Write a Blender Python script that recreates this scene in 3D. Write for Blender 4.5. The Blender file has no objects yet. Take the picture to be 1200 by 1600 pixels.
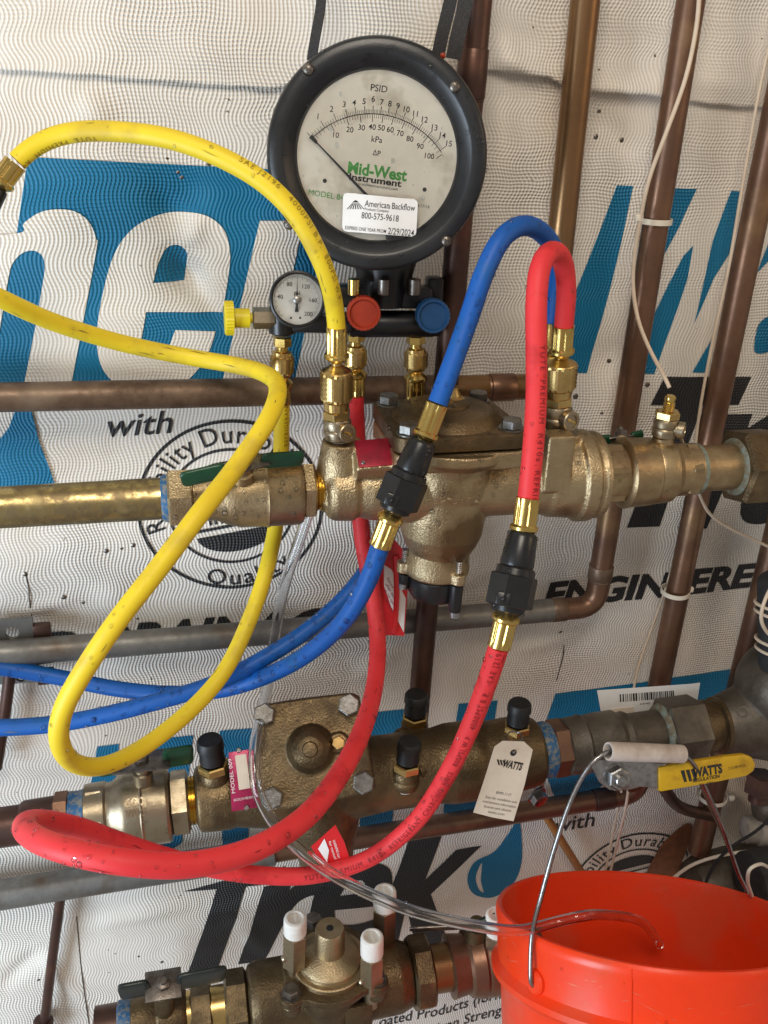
import bpy, bmesh, math, random
from mathutils import Vector, Matrix, noise
from mathutils.geometry import tessellate_polygon
V = Vector
R_ = math.radians
rng = random.Random(7)
scene = bpy.context.scene
COL = scene.collection

# ---------------------------------------------------------------- camera
FPX = 1480.0                       # focal length in pixels of the 1200x1600 photograph
YAW, PITCH, ROLL, DIST = R_(13), R_(25), R_(1.9), 0.95
FWD = V((math.sin(YAW)*math.cos(PITCH), math.cos(YAW)*math.cos(PITCH), -math.sin(PITCH)))
_r0 = V((math.cos(YAW), -math.sin(YAW), 0)); _u0 = _r0.cross(FWD)
RIGHT = _r0*math.cos(ROLL) + _u0*math.sin(ROLL)
UP = -_r0*math.sin(ROLL) + _u0*math.cos(ROLL)
CAM = -DIST*FWD
cd = bpy.data.cameras.new('camera'); cam = bpy.data.objects.new('camera', cd); COL.objects.link(cam)
cam.matrix_world = Matrix(((RIGHT.x, UP.x, -FWD.x, CAM.x), (RIGHT.y, UP.y, -FWD.y, CAM.y),
                           (RIGHT.z, UP.z, -FWD.z, CAM.z), (0, 0, 0, 1)))
cd.sensor_fit = 'VERTICAL'; cd.sensor_height = 24; cd.lens = 24*FPX/1600; cd.clip_start = .01; cd.clip_end = 50
scene.camera = cam

# ---------------------------------------------------------------- world, lamps, exposure
w = bpy.data.worlds.new('World'); scene.world = w; w.use_nodes = True
bg = w.node_tree.nodes['Background']; bg.inputs[0].default_value = (.90, .82, .74, 1); bg.inputs[1].default_value = .35
def area(name, loc, target, size, power, col, sy=None):
    l = bpy.data.lights.new(name, 'AREA'); l.energy = power; l.color = col; l.size = size
    if sy: l.shape = 'RECTANGLE'; l.size_y = sy
    o = bpy.data.objects.new(name, l); COL.objects.link(o); o.location = loc
    o.rotation_euler = (V(target)-V(loc)).to_track_quat('-Z', 'Y').to_euler()
    return o
area('doorway_daylight', (-1.40, -.90, -.22), (-.10, -.05, -.25), .6, 25, (.72, .86, 1.0), 1.0)
area('overhead_daylight', (-.35, -1.15, 1.35), (.05, 0, .0), .55, 14.5, (1.0, .90, .76), .5)
area('warm_room_light', (1.35, -.95, .75), (.15, 0, .1), .5, 2.8, (1.0, .70, .42))
scene.view_settings.view_transform = 'Standard'; scene.view_settings.look = 'None'
scene.view_settings.exposure = .06; scene.view_settings.gamma = 1
scene.cycles.max_bounces = 8; scene.cycles.transparent_max_bounces = 12

# ---------------------------------------------------------------- pixel -> place helpers
def ray(x, y): return FWD + RIGHT*((x-600)/FPX) - UP*((y-800)/FPX)
def fd(x, y, d): return (-d-CAM.y)/ray(x, y).y                # forward depth at distance d in front of the wall
def pt(x, y, d=0.0): return CAM + ray(x, y)*fd(x, y, d)
def mpp(x, y, d=0.0): return fd(x, y, d)/FPX                   # metres per pixel there
def onplane(x, y, o, n):
    r = ray(x, y); return CAM + r*((o-CAM).dot(n)/r.dot(n))
def frame(o, z, x=None):
    z = z.normalized()
    if x is None: x = V((1, 0, 0)) if abs(z.x) < .8 else V((0, 0, 1))
    x = (x - z*x.dot(z)).normalized(); y = z.cross(x)
    return Matrix(((x.x, y.x, z.x, o.x), (x.y, y.y, z.y, o.y), (x.z, y.z, z.z, o.z), (0, 0, 0, 1)))

# ---------------------------------------------------------------- materials
def new_mat(name):
    m = bpy.data.materials.new(name); m.use_nodes = True
    nt = m.node_tree; return m, nt, nt.nodes['Principled BSDF']
def N(nt, t, **kw):
    n = nt.nodes.new(t)
    for k, v in kw.items():
        if k.startswith('i_'): n.inputs[int(k[2:])].default_value = v
        else: setattr(n, k, v)
    return n
def lk(nt, a, b): nt.links.new(a, b)
def math_n(nt, op, a, b=None, c=None):
    n = nt.nodes.new('ShaderNodeMath'); n.operation = op
    for i, v in enumerate((a, b, c)):
        if v is None: continue
        if isinstance(v, (int, float)): n.inputs[i].default_value = v
        else: nt.links.new(v, n.inputs[i])
    return n.outputs[0]
def mat(name, c1, c2=None, rough=.45, metal=0., scale=60., lo=.4, hi=.62, bump=0., bscale=700., c3=None, s3=14., rough2=None, coat=0., spec=.5, bdist=.0006):
    """two or three tone noise mix, with grain; all from world position"""
    m, nt, b = new_mat(name)
    pos = N(nt, 'ShaderNodeNewGeometry').outputs['Position']
    b.inputs['Metallic'].default_value = metal; b.inputs['Roughness'].default_value = rough
    b.inputs['Base Color'].default_value = (*c1, 1); b.inputs['Specular IOR Level'].default_value = spec
    if coat: b.inputs['Coat Weight'].default_value = coat; b.inputs['Coat Roughness'].default_value = .08
    if c2:
        nz = N(nt, 'ShaderNodeTexNoise'); nz.inputs['Scale'].default_value = scale; nz.inputs['Detail'].default_value = 6; nz.inputs['Roughness'].default_value = .65
        lk(nt, pos, nz.inputs['Vector'])
        mr = N(nt, 'ShaderNodeMapRange'); mr.inputs[1].default_value = lo; mr.inputs[2].default_value = hi; lk(nt, nz.outputs['Fac'], mr.inputs[0])
        mx = N(nt, 'ShaderNodeMix', data_type='RGBA'); lk(nt, mr.outputs[0], mx.inputs[0])
        mx.inputs[6].default_value = (*c1, 1); mx.inputs[7].default_value = (*c2, 1); out = mx.outputs[2]
        if rough2 is not None:
            mr2 = N(nt, 'ShaderNodeMapRange'); lk(nt, mr.outputs[0], mr2.inputs[0]); mr2.inputs[3].default_value = rough; mr2.inputs[4].default_value = rough2
            lk(nt, mr2.outputs[0], b.inputs['Roughness'])
        if c3:
            n3 = N(nt, 'ShaderNodeTexNoise'); n3.inputs['Scale'].default_value = s3; n3.inputs['Detail'].default_value = 5; lk(nt, pos, n3.inputs['Vector'])
            m3 = N(nt, 'ShaderNodeMapRange'); m3.inputs[1].default_value = .54; m3.inputs[2].default_value = .66; lk(nt, n3.outputs['Fac'], m3.inputs[0])
            x3 = N(nt, 'ShaderNodeMix', data_type='RGBA'); lk(nt, m3.outputs[0], x3.inputs[0]); lk(nt, out, x3.inputs[6]); x3.inputs[7].default_value = (*c3, 1); out = x3.outputs[2]
        lk(nt, out, b.inputs['Base Color'])
    if bump:
        nb = N(nt, 'ShaderNodeTexNoise'); nb.inputs['Scale'].default_value = bscale; nb.inputs['Detail'].default_value = 4; lk(nt, pos, nb.inputs['Vector'])
        bp = N(nt, 'ShaderNodeBump'); bp.inputs['Strength'].default_value = bump; bp.inputs['Distance'].default_value = bdist
        lk(nt, nb.outputs['Fac'], bp.inputs['Height']); lk(nt, bp.outputs[0], b.inputs['Normal'])
    return m
def wrap_mat(name, light, dark, dirt=True):
    """crinkled woven drainage wrap: wavy upright ribs crossed by a finer weave"""
    m, nt, b = new_mat(name)
    pos = N(nt, 'ShaderNodeNewGeometry').outputs['Position']
    sx = N(nt, 'ShaderNodeSeparateXYZ'); lk(nt, pos, sx.inputs[0]); x, z = sx.outputs[0], sx.outputs[2]
    def noi(s, d=2):
        n = N(nt, 'ShaderNodeTexNoise'); n.inputs['Scale'].default_value = s; n.inputs['Detail'].default_value = d; lk(nt, pos, n.inputs['Vector']); return n.outputs['Fac']
    n1, n2, n3 = noi(5.5), noi(11), noi(6)
    ph = math_n(nt, 'ADD', math_n(nt, 'MULTIPLY', z, 150), math_n(nt, 'MULTIPLY', n1, 16))
    wob = math_n(nt, 'MULTIPLY', math_n(nt, 'SINE', ph), math_n(nt, 'MULTIPLY', n3, .0052))
    u = math_n(nt, 'ADD', math_n(nt, 'ADD', x, wob), math_n(nt, 'MULTIPLY', n2, .012))
    a = math_n(nt, 'SINE', math_n(nt, 'MULTIPLY', u, 2*math.pi/.0033))
    v = math_n(nt, 'ADD', z, math_n(nt, 'MULTIPLY', noi(20), .008))
    c = math_n(nt, 'SINE', math_n(nt, 'MULTIPLY', v, 2*math.pi/.0030))
    amp = N(nt, 'ShaderNodeMapRange'); amp.inputs[1].default_value = .38; amp.inputs[2].default_value = .6; amp.inputs[3].default_value = .12; amp.inputs[4].default_value = .75
    lk(nt, noi(8.3), amp.inputs[0])
    st = N(nt, 'ShaderNodeMapRange'); st.inputs[1].default_value = .36; st.inputs[2].default_value = .62; st.inputs[3].default_value = .35; st.inputs[4].default_value = 1.05; lk(nt, noi(4.1, 3), st.inputs[0])
    h = math_n(nt, 'MULTIPLY', math_n(nt, 'ADD', a, math_n(nt, 'MULTIPLY', c, amp.outputs[0])), st.outputs[0])
    mr = N(nt, 'ShaderNodeMapRange'); mr.inputs[1].default_value = -1.1; mr.inputs[2].default_value = .7; lk(nt, h, mr.inputs[0])
    mx = N(nt, 'ShaderNodeMix', data_type='RGBA'); lk(nt, mr.outputs[0], mx.inputs[0]); mx.inputs[6].default_value = (*dark, 1); mx.inputs[7].default_value = (*light, 1)  # valleys between ribs darkened in the colour: part film tone, part painted shade
    out = mx.outputs[2]
    if dirt:
        dn = N(nt, 'ShaderNodeMapRange'); dn.inputs[1].default_value = .52; dn.inputs[2].default_value = .75; dn.inputs[4].default_value = .55; lk(nt, noi(7, 8), dn.inputs[0])
        dm = N(nt, 'ShaderNodeMix', data_type='RGBA'); dm.blend_type = 'MULTIPLY'; lk(nt, dn.outputs[0], dm.inputs[0]); lk(nt, out, dm.inputs[6]); dm.inputs[7].default_value = (.72, .62, .50, 1); out = dm.outputs[2]
        sp = N(nt, 'ShaderNodeMapRange'); sp.inputs[1].default_value = .735; sp.inputs[2].default_value = .76; lk(nt, noi(95, 3), sp.inputs[0])
        sm = N(nt, 'ShaderNodeMix', data_type='RGBA'); lk(nt, sp.outputs[0], sm.inputs[0]); lk(nt, out, sm.inputs[6]); sm.inputs[7].default_value = (.10, .06, .035, 1); out = sm.outputs[2]
    lk(nt, out, b.inputs['Base Color']); b.inputs['Roughness'].default_value = .5; b.inputs['Specular IOR Level'].default_value = .35
    bp = N(nt, 'ShaderNodeBump'); bp.inputs['Strength'].default_value = .8; bp.inputs['Distance'].default_value = .00050
    lk(nt, h, bp.inputs['Height']); lk(nt, bp.outputs[0], b.inputs['Normal'])
    return m
def clear_mat(name, col, rough=.05, ior=1.4):
    m, nt, b = new_mat(name)
    b.inputs['Base Color'].default_value = (*col, 1); b.inputs['Transmission Weight'].default_value = 1
    b.inputs['Roughness'].default_value = rough; b.inputs['IOR'].default_value = ior
    return m
def drop_mat(name):
    """clear bead of water: see-through with a faint mirror skin"""
    m, nt, b = new_mat(name); out = nt.nodes['Material Output']; nt.nodes.remove(b)
    t = N(nt, 'ShaderNodeBsdfTransparent'); t.inputs[0].default_value = (.93, .95, .96, 1); g = N(nt, 'ShaderNodeBsdfGlossy'); g.inputs['Roughness'].default_value = .05
    f = N(nt, 'ShaderNodeFresnel'); f.inputs[0].default_value = 1.33; mx = N(nt, 'ShaderNodeMixShader')
    lk(nt, f.outputs[0], mx.inputs[0]); lk(nt, t.outputs[0], mx.inputs[1]); lk(nt, g.outputs[0], mx.inputs[2]); lk(nt, mx.outputs[0], out.inputs[0]); return m
MT = dict(
    wrap=wrap_mat('white_house_wrap', (.86, .82, .755), (.59, .55, .495)),
    wrap_blue=wrap_mat('blue_wrap_print', (.008, .185, .36), (.005, .115, .235), False),
    wrap_black=wrap_mat('black_wrap_print', (.032, .032, .034), (.012, .012, .013), False),
    bronze=mat('cast_bronze', (.50, .395, .24), (.34, .255, .145), .30, .92, 38, .35, .68, .6, 620, (.20, .135, .068), 17, .5, bdist=.0011),
    bronze_dark=mat('aged_bronze', (.165, .118, .062), (.090, .062, .034), .34, .85, 40, .35, .65, .7, 480, (.22, .155, .08), 22, .55, bdist=.001),
    brass=mat('machined_brass', (.72, .52, .17), (.58, .40, .12), .2, 1, 90, .4, .7, .06, 300, rough2=.33),
    brass_nut=mat('knurled_brass', (.66, .47, .19), (.50, .34, .13), .3, 1, 120, .4, .7),
    nickel=mat('dull_nickel_brass', (.40, .335, .24), (.28, .225, .145), .3, .95, 60, .38, .66, .25, 900, rough2=.45),
    valve_body=mat('forged_brass_valve', (.47, .36, .21), (.31, .22, .12), .38, .95, 45, .36, .66, .45, 520, (.30, .21, .12), 18, .42),
    scratched=mat('scratched_brass_pipe', (.40, .31, .14), (.20, .15, .078), .26, .9, 55, .42, .56, .4, 120, (.42, .33, .15), 25, .5),
    copper=mat('tarnished_copper', (.235, .128, .078), (.14, .077, .053), .32, .75, 22, .35, .68, .12, 200, (.31, .19, .10), 13, .48),
    copper_warm=mat('golden_copper', (.27, .15, .066), (.18, .098, .05), .28, .8, 18, .35, .68, .12, 200, (.36, .24, .10), 9, .42),
    copper_dark=mat('dark_oxidised_copper', (.105, .056, .042), (.065, .036, .03), .36, .65, 30, .35, .68, .15, 250, (.16, .075, .05), 12, .5),
    rusty=mat('brown_stained_pipe', (.19, .125, .085), (.10, .06, .038), .42, .5, 40, .38, .62, .35, 180, (.24, .17, .12), 14, .6),
    galv=mat('grey_galvanised_pipe', (.22, .215, .20), (.14, .135, .125), .42, .55, 40, .35, .65, .3, 220, (.12, .085, .06), 17, .55),
    steel=mat('zinc_steel', (.42, .42, .43), (.26, .25, .24), .32, 1, 150, .4, .65, .15, 900),
    steel_dull=mat('dull_grey_steel', (.24, .235, .225), (.14, .13, .115), .38, .9, 130, .4, .65, .25, 600),
    bucket_scuff=mat('pale_bucket_scratch', (.80, .20, .11), (.62, .12, .06), .6),
    white_dirty=mat('dirty_white_plastic', (.42, .39, .34), (.26, .22, .18), .5, 0, 50, .4, .7, .2, 200),
    scuff=mat('rubbed_dirt', (.34, .25, .03), (.22, .16, .025), .7),
    steel_dark=mat('worn_steel', (.22, .20, .18), (.12, .10, .085), .36, .9, 120, .4, .65, .25, 600),
    yellow=mat('yellow_hose_rubber', (.80, .61, .022), (.74, .54, .02), .46, 0, 14, .3, .7, .10, 500, (.62, .45, .03), 30, .55, spec=.4),
    blue=mat('blue_hose_rubber', (.003, .098, .41), (.0025, .075, .33), .46, 0, 14, .3, .7, .10, 500, (.004, .085, .30), 30, .55, spec=.4),
    red=mat('red_hose_rubber', (.74, .045, .052), (.66, .030, .036), .50, 0, 14, .3, .7, .10, 500, (.52, .02, .026), 30, .58, spec=.35),
    ink=mat('black_ink', (.015, .015, .015), rough=.6),
    ink_grey=mat('grey_ink', (.12, .12, .12), rough=.6),
    ink_red=mat('dark_red_ink', (.24, .008, .012), rough=.6),
    ink_olive=mat('faded_hose_ink', (.30, .21, .015), rough=.6),
    ink_green=mat('green_ink', (.06, .30, .05), rough=.6),
    black=mat('black_plastic', (.007, .0075, .0085), (.012, .012, .014), .32, 0, 40, .4, .7, .12, 900),
    bezel=mat('black_gauge_bezel', (.011, .012, .014), (.018, .019, .021), .36, 0, 30, .4, .7, .18, 1100),
    rubber=mat('black_rubber_cap', (.008, .008, .009), (.017, .017, .018), .5, 0, 80, .45, .7, .2, 700),
    webbing=mat('black_webbing', (.014, .014, .016), (.035, .035, .038), .8, 0, 900, .4, .6, .6, 900),
    dial=mat('cream_dial', (.76, .71, .60), (.70, .64, .52), .5, 0, 22, .45, .7, c3=(.54, .48, .37), s3=30),
    dial_white=mat('white_small_dial', (.74, .72, .67), (.68, .65, .58), .5, 0, 30, .45, .7),
    paper=mat('white_paper', (.80, .80, .80), (.74, .73, .72), .55, 0, 30, .4, .7, .1, 200),
    card=mat('cream_card_tag', (.72, .64, .54), (.62, .53, .43), .6, 0, 30, .4, .7, .15, 150),
    red_plastic=mat('red_tag_plastic', (.62, .018, .022), (.50, .012, .016), .3, 0, 30, .4, .7, .2, 60),
    plate_red=mat('red_name_plate', (.34, .012, .035), (.20, .012, .022), .32, .35, 70, .4, .65, .2, 400),
    plate_pink=mat('magenta_name_plate', (.42, .02, .10), (.28, .012, .06), .35, .2, 70, .4, .65, .2, 400),
    green=mat('green_vinyl_grip', (.006, .055, .024), (.004, .035, .016), .3, 0, 60, .4, .7, .2, 200),
    green_dark=mat('black_green_grip', (.012, .02, .018), (.008, .012, .012), .35, 0, 60, .4, .7, .2, 200),
    tape_blue=mat('blue_thread_sealant', (.015, .10, .24), (.20, .20, .18), .6, .1, 220, .45, .60, .5, 300),
    patina=mat('green_patina', (.20, .25, .22), (.16, .125, .075), .65, .3, 150, .38, .58, .5, 300),
    white_plastic=mat('white_plastic', (.78, .75, .70), (.62, .56, .48), .4, 0, 60, .5, .75, .1, 300),
    grip_white=mat('dirty_white_grip', (.52, .45, .40), (.36, .28, .23), .45, 0, 40, .42, .7, .1, 300),
    knob_red=mat('red_knob', (.32, .026, .006), (.24, .02, .006), .42, 0, 60, .4, .7),
    knob_blue=mat('blue_knob', (.006, .05, .14), (.005, .035, .10), .42, 0, 60, .4, .7),
    knob_yellow=mat('yellow_knob', (.72, .58, .012), (.66, .52, .01), .42, 0, 60, .4, .7),
    bucket=mat('red_orange_bucket', (.86, .052, .009), (.78, .042, .008), .27, 0, 16, .35, .7, .2, 70, (.72, .07, .025), 11, .45, spec=.35),
    lever=mat('yellow_lever_sleeve', (.50, .295, .010), (.33, .175, .009), .33, 0, 50, .5, .7, .2, 200),
    wire_beige=mat('beige_wire', (.62, .50, .38), (.52, .41, .30), .5, 0, 50, .4, .7),
    nylon=mat('white_nylon_tie', (.68, .62, .52), rough=.4),
    orange_pipe=mat('orange_brown_pipe', (.32, .13, .03), (.22, .085, .02), .45, 0, 40, .4, .7),
    board=mat('bare_brown_board', (.22, .085, .032), (.13, .05, .02), .75, 0, 50, .4, .65, .6, 160),
    foam=mat('black_foam', (.012, .012, .013), (.024, .024, .025), .85, 0, 90, .4, .7, .8, 220),
    strainer=mat('grey_cast_iron', (.115, .098, .078), (.07, .058, .044), .5, .55, 45, .38, .65, .6, 500, (.16, .138, .11), 20),
    tube=clear_mat('clear_vinyl', (.96, .97, .98), .08, 1.36),
    glass=clear_mat('gauge_glass', (1, 1, 1), .02, 1.38),
    water=drop_mat('water_drop'),
)

_b = MT['bucket'].node_tree.nodes['Principled BSDF']; _b.inputs['Subsurface Weight'].default_value = .14; _b.inputs['Subsurface Radius'].default_value = (.02, .005, .002); _b.inputs['Subsurface Scale'].default_value = .6
# ---------------------------------------------------------------- mesh builder
def empty(name, loc, label=None, cat=None, group=None):
    o = bpy.data.objects.new(name, None); COL.objects.link(o); o.location = loc; o.empty_display_size = .02
    tag(o, label, cat, group); return o
def tag(o, label=None, cat=None, group=None, kind=None):
    if label: o['label'] = label
    if cat: o['category'] = cat
    if group: o['group'] = group
    if kind: o['kind'] = kind
    return o
def link(name, me, m, parent):
    o = bpy.data.objects.new(name, me); COL.objects.link(o)
    if m is not None:
        me.materials.clear(); me.materials.append(MT[m] if isinstance(m, str) else m)
    if parent is not None:
        o.parent = parent
        if parent.type == 'EMPTY': o.matrix_parent_inverse = Matrix.Translation(-V(parent.location))
    return o
class MB:
    def __init__(s): s.v = []; s.f = []
    def add(s, vs, fs):
        b = len(s.v); s.v += [tuple(p) for p in vs]; s.f += [tuple(i+b for i in q) for q in fs]; return s
    def lathe(s, M, prof, n=36, ph=0., cap=True):
        vs, fs = [], []
        for t, r in prof:
            for k in range(n):
                a = ph+2*math.pi*k/n; vs.append(M @ V((r*math.cos(a), r*math.sin(a), t)))
        for i in range(len(prof)-1):
            for k in range(n):
                fs.append((i*n+k, i*n+(k+1) % n, (i+1)*n+(k+1) % n, (i+1)*n+k))
        if cap:
            fs.append(tuple(range(n))[::-1]); b = (len(prof)-1)*n; fs.append(tuple(range(b, b+n)))
        return s.add(vs, fs)
    def hexn(s, M, t0, t1, r, ph=0., n=6, ch=.12):
        c = r*ch; return s.lathe(M, [(t0, r-c), (t0+c*.6, r), (t1-c*.6, r), (t1, r-c)], n, ph)
    def tube(s, path, r, n=14, cap=True):
        P, T, Nn, B, L = path
        vs, fs = [], []
        for i, p in enumerate(P):
            rr = r(L[i]) if callable(r) else r
            for k in range(n):
                a = 2*math.pi*k/n; vs.append(p + (Nn[i]*math.cos(a)+B[i]*math.sin(a))*rr)
        m = len(P)
        for i in range(m-1):
            for k in range(n): fs.append((i*n+k, i*n+(k+1) % n, (i+1)*n+(k+1) % n, (i+1)*n+k))
        if cap: fs.append(tuple(range(n))[::-1]); fs.append(tuple(range((m-1)*n, m*n)))
        return s.add(vs, fs)
    def box(s, M, sx, sy, sz, bev=0.):
        hx, hy, hz = sx/2, sy/2, sz/2
        b = bmesh.new(); bmesh.ops.create_cube(b, size=1); bmesh.ops.scale(b, vec=(sx, sy, sz), verts=b.verts)
        if bev: bmesh.ops.bevel(b, geom=b.edges[:], offset=bev, segments=2, affect='EDGES', profile=.5)
        b.verts.index_update(); vs = [M @ v.co for v in b.verts]; fs = [[v.index for v in f.verts] for f in b.faces]; b.free()
        return s.add(vs, fs)
    def ball(s, c, r, n=16, m=10, sc=(1, 1, 1), M=None):
        vs, fs = [], []
        for j in range(m+1):
            ph = math.pi*j/m
            for k in range(n):
                a = 2*math.pi*k/n; p = V((math.sin(ph)*math.cos(a)*sc[0], math.sin(ph)*math.sin(a)*sc[1], math.cos(ph)*sc[2]))*r
                vs.append((M @ p if M is not None else p+c))
        for j in range(m):
            for k in range(n): fs.append((j*n+k, (j+1)*n+k, (j+1)*n+(k+1) % n, j*n+(k+1) % n))
        return s.add(vs, fs)
    def plate(s, M, outline, t0, t1, bev=0.):
        b = bmesh.new(); vs = [b.verts.new((x, y, t0)) for x, y in outline]; f = b.faces.new(vs)
        r = bmesh.ops.extrude_face_region(b, geom=[f]); up = [g for g in r['geom'] if isinstance(g, bmesh.types.BMVert)]
        for v in up: v.co.z = t1
        bmesh.ops.recalc_face_normals(b, faces=b.faces[:])
        if bev: bmesh.ops.bevel(b, geom=[e for e in b.edges], offset=bev, segments=2, affect='EDGES', profile=.5, clamp_overlap=True)
        b.verts.index_update(); v2 = [M @ v.co for v in b.verts]; fs = [[v.index for v in f.verts] for f in b.faces]; b.free()
        return s.add(v2, fs)
    def mesh(s, name):
        me = bpy.data.meshes.new(name); me.from_pydata(s.v, [], s.f); me.validate(); return me
    def build(s, name, m, parent=None, ang=40, remesh=None, sm=5, label=None):
        me = s.mesh(name)
        b = bmesh.new(); b.from_mesh(me); bmesh.ops.remove_doubles(b, verts=b.verts, dist=1e-6); bmesh.ops.recalc_face_normals(b, faces=b.faces[:]); b.to_mesh(me); b.free()
        if remesh:
            o = bpy.data.objects.new('tmp', me); COL.objects.link(o)
            md = o.modifiers.new('r', 'REMESH'); md.mode = 'VOXEL'; md.voxel_size = remesh
            ms = o.modifiers.new('s', 'SMOOTH'); ms.factor = .5; ms.iterations = sm
            dg = bpy.context.evaluated_depsgraph_get(); me2 = bpy.data.meshes.new_from_object(o.evaluated_get(dg))
            bpy.data.objects.remove(o); me = me2; me.name = name; ang = 60
        for p in me.polygons: p.use_smooth = True
        me.set_sharp_from_angle(angle=R_(ang))
        o = link(name, me, m, parent)
        if label: o['label'] = label
        return o
def spline(pts, step=.006):
    """centripetal-ish catmull rom through points, resampled, with rotation minimising frames"""
    P = [V(p) for p in pts]; Q = [P[0]*2-P[1]] + P + [P[-1]*2-P[-2]]; out = []
    for i in range(1, len(Q)-2):
        p0, p1, p2, p3 = Q[i-1:i+3]
        t0 = 0; t1 = t0+max((p1-p0).length, 1e-5)**.5; t2 = t1+max((p2-p1).length, 1e-5)**.5; t3 = t2+max((p3-p2).length, 1e-5)**.5
        n = max(2, int((p2-p1).length/step))
        for k in range(n):
            t = t1+(t2-t1)*k/n
            a1 = p0*((t1-t)/(t1-t0))+p1*((t-t0)/(t1-t0)); a2 = p1*((t2-t)/(t2-t1))+p2*((t-t1)/(t2-t1)); a3 = p2*((t3-t)/(t3-t2))+p3*((t-t2)/(t3-t2))
            b1 = a1*((t2-t)/(t2-t0))+a2*((t-t0)/(t2-t0)); b2 = a2*((t3-t)/(t3-t1))+a3*((t-t1)/(t3-t1))
            out.append(b1*((t2-t)/(t2-t1))+b2*((t-t1)/(t2-t1)))
    out.append(P[-1].copy())
    for _ in range(2):
        out = [out[0]] + [out[i-1]*.25+out[i]*.5+out[i+1]*.25 for i in range(1, len(out)-1)] + [out[-1]]
    T = [(out[min(i+1, len(out)-1)]-out[max(i-1, 0)]).normalized() for i in range(len(out))]
    n0 = V((0, -1, 0)); n0 = n0-T[0]*n0.dot(T[0])
    if n0.length < .05: n0 = V((1, 0, 0))-T[0]*T[0].x
    n0.normalize(); Ns = [n0]
    for i in range(1, len(out)):
        n = Ns[-1]-T[i]*Ns[-1].dot(T[i]); Ns.append(n.normalized())
    L = [0.]
    for i in range(1, len(out)): L.append(L[-1]+(out[i]-out[i-1]).length)
    return out, T, Ns, [T[i].cross(Ns[i]) for i in range(len(out))], L
def straight(a, b, n=2):
    P = [V(a).lerp(V(b), i/(n-1)) for i in range(n)]; T = [(V(b)-V(a)).normalized()]*n
    n0 = V((0, -1, 0))-T[0]*(-T[0].y); n0 = n0.normalized() if n0.length > .05 else V((1, 0, 0))
    L = [(p-P[0]).length for p in P]
    return P, T, [n0]*n, [T[0].cross(n0)]*n, L
# ---------------------------------------------------------------- text and print
_tc = {}
def text2d(s, bold=0., shear=0., spacing=1.):
    key = (s, bold, shear, spacing)
    if key not in _tc:
        c = bpy.data.curves.new('t', 'FONT'); c.body = s; c.size = 1; c.offset = bold; c.shear = shear; c.space_character = spacing; c.resolution_u = 3; c.align_x = 'LEFT'
        o = bpy.data.objects.new('t', c); COL.objects.link(o); dg = bpy.context.evaluated_depsgraph_get()
        me = o.evaluated_get(dg).to_mesh(); vs = [(v.co.x, v.co.y) for v in me.vertices]; fs = [tuple(p.vertices) for p in me.polygons]
        o.evaluated_get(dg).to_mesh_clear(); bpy.data.objects.remove(o); _tc[key] = (vs, fs)
    return _tc[key]
def put_text(mb, s, fn, w=None, h=None, bold=0., shear=0., spacing=1., center=True):
    """fn(u, v) -> 3D; text scaled so cap height = h (0.7 em) and, when given, width = w"""
    vs, fs = text2d(s, bold, shear, spacing)
    if not vs: return
    x0 = min(v[0] for v in vs); x1 = max(v[0] for v in vs)
    sy = h/.70; sx = (w/(x1-x0)) if w else sy
    ox = (x0+x1)/2 if center else x0
    mb.add([fn((x-ox)*sx, y*sy) for x, y in vs], fs)
def plane_text(mb, s, M, c, h, ang=0., w=None, z=0., **k):
    ca, sa = math.cos(ang), math.sin(ang); oy = h/2
    put_text(mb, s, lambda u, v: M @ V((c[0]+u*ca-(v-oy)*sa, c[1]+u*sa+(v-oy)*ca, z)), w, h, **k)
def tess(loops):
    L = [[V((p[0], p[1], 0)) for p in l] for l in loops]; flat = [p for l in loops for p in l]
    return flat, tessellate_polygon(L)
def smooth_loop(pts, n=5):
    """closed catmull rom through pixel points; points given as (x, y, 1) are kept sharp"""
    out = []; m = len(pts)
    for i in range(m):
        p0, p1, p2, p3 = pts[i-1], pts[i], pts[(i+1) % m], pts[(i+2) % m]
        s1, s2 = len(p1) > 2, len(p2) > 2
        a0 = p1 if s1 else p0; a3 = p2 if s2 else p3
        for k in range(n):
            t = k/n
            out.append(tuple(.5*(2*p1[j]+(p2[j]-a0[j])*t+(2*a0[j]-5*p1[j]+4*p2[j]-a3[j])*t*t+(3*p1[j]-a0[j]-3*p2[j]+a3[j])*t**3) for j in (0, 1)))
    return out
# ---------------------------------------------------------------- water drops on a finished part
def dew(o, n, rmin, rmax, seed, up=-.35, face_cam=True, parent=None):
    r = random.Random(seed); me = o.data; me.calc_loop_triangles(); tri = []; acc = 0.; cum = []
    for t in me.loop_triangles:
        c = t.center
        nn = t.normal
        if face_cam and nn.dot((CAM-V(c)).normalized()) < -.05: continue
        if nn.z < up: continue
        acc += t.area; tri.append(t); cum.append(acc)
    if not tri: return
    import bisect
    mb = MB(); vs = me.vertices
    for _ in range(int(n*.75)):
        t = tri[min(bisect.bisect(cum, r.random()*acc), len(tri)-1)]; a, b = r.random(), r.random()
        if a+b > 1: a, b = 1-a, 1-b
        A, B, C = (vs[i].co for i in t.vertices); p = A+(B-A)*a+(C-A)*b
        rr = rmin+(rmax-rmin)*r.random()**2.2; M = frame(p-t.normal*rr*.1, t.normal); st = 1+.6*r.random()*(1-abs(t.normal.z))
        nn, prof = 8, ((0, 1), (.45, .93), (.78, .62), (.92, 0.05))
        mb.lathe(M @ Matrix.Diagonal((rr, rr*st, rr, 1)), prof, nn)
    d = mb.build('water_drops', 'water', parent or o.parent or o, 80); d['kind'] = 'stuff'; return d

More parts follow.
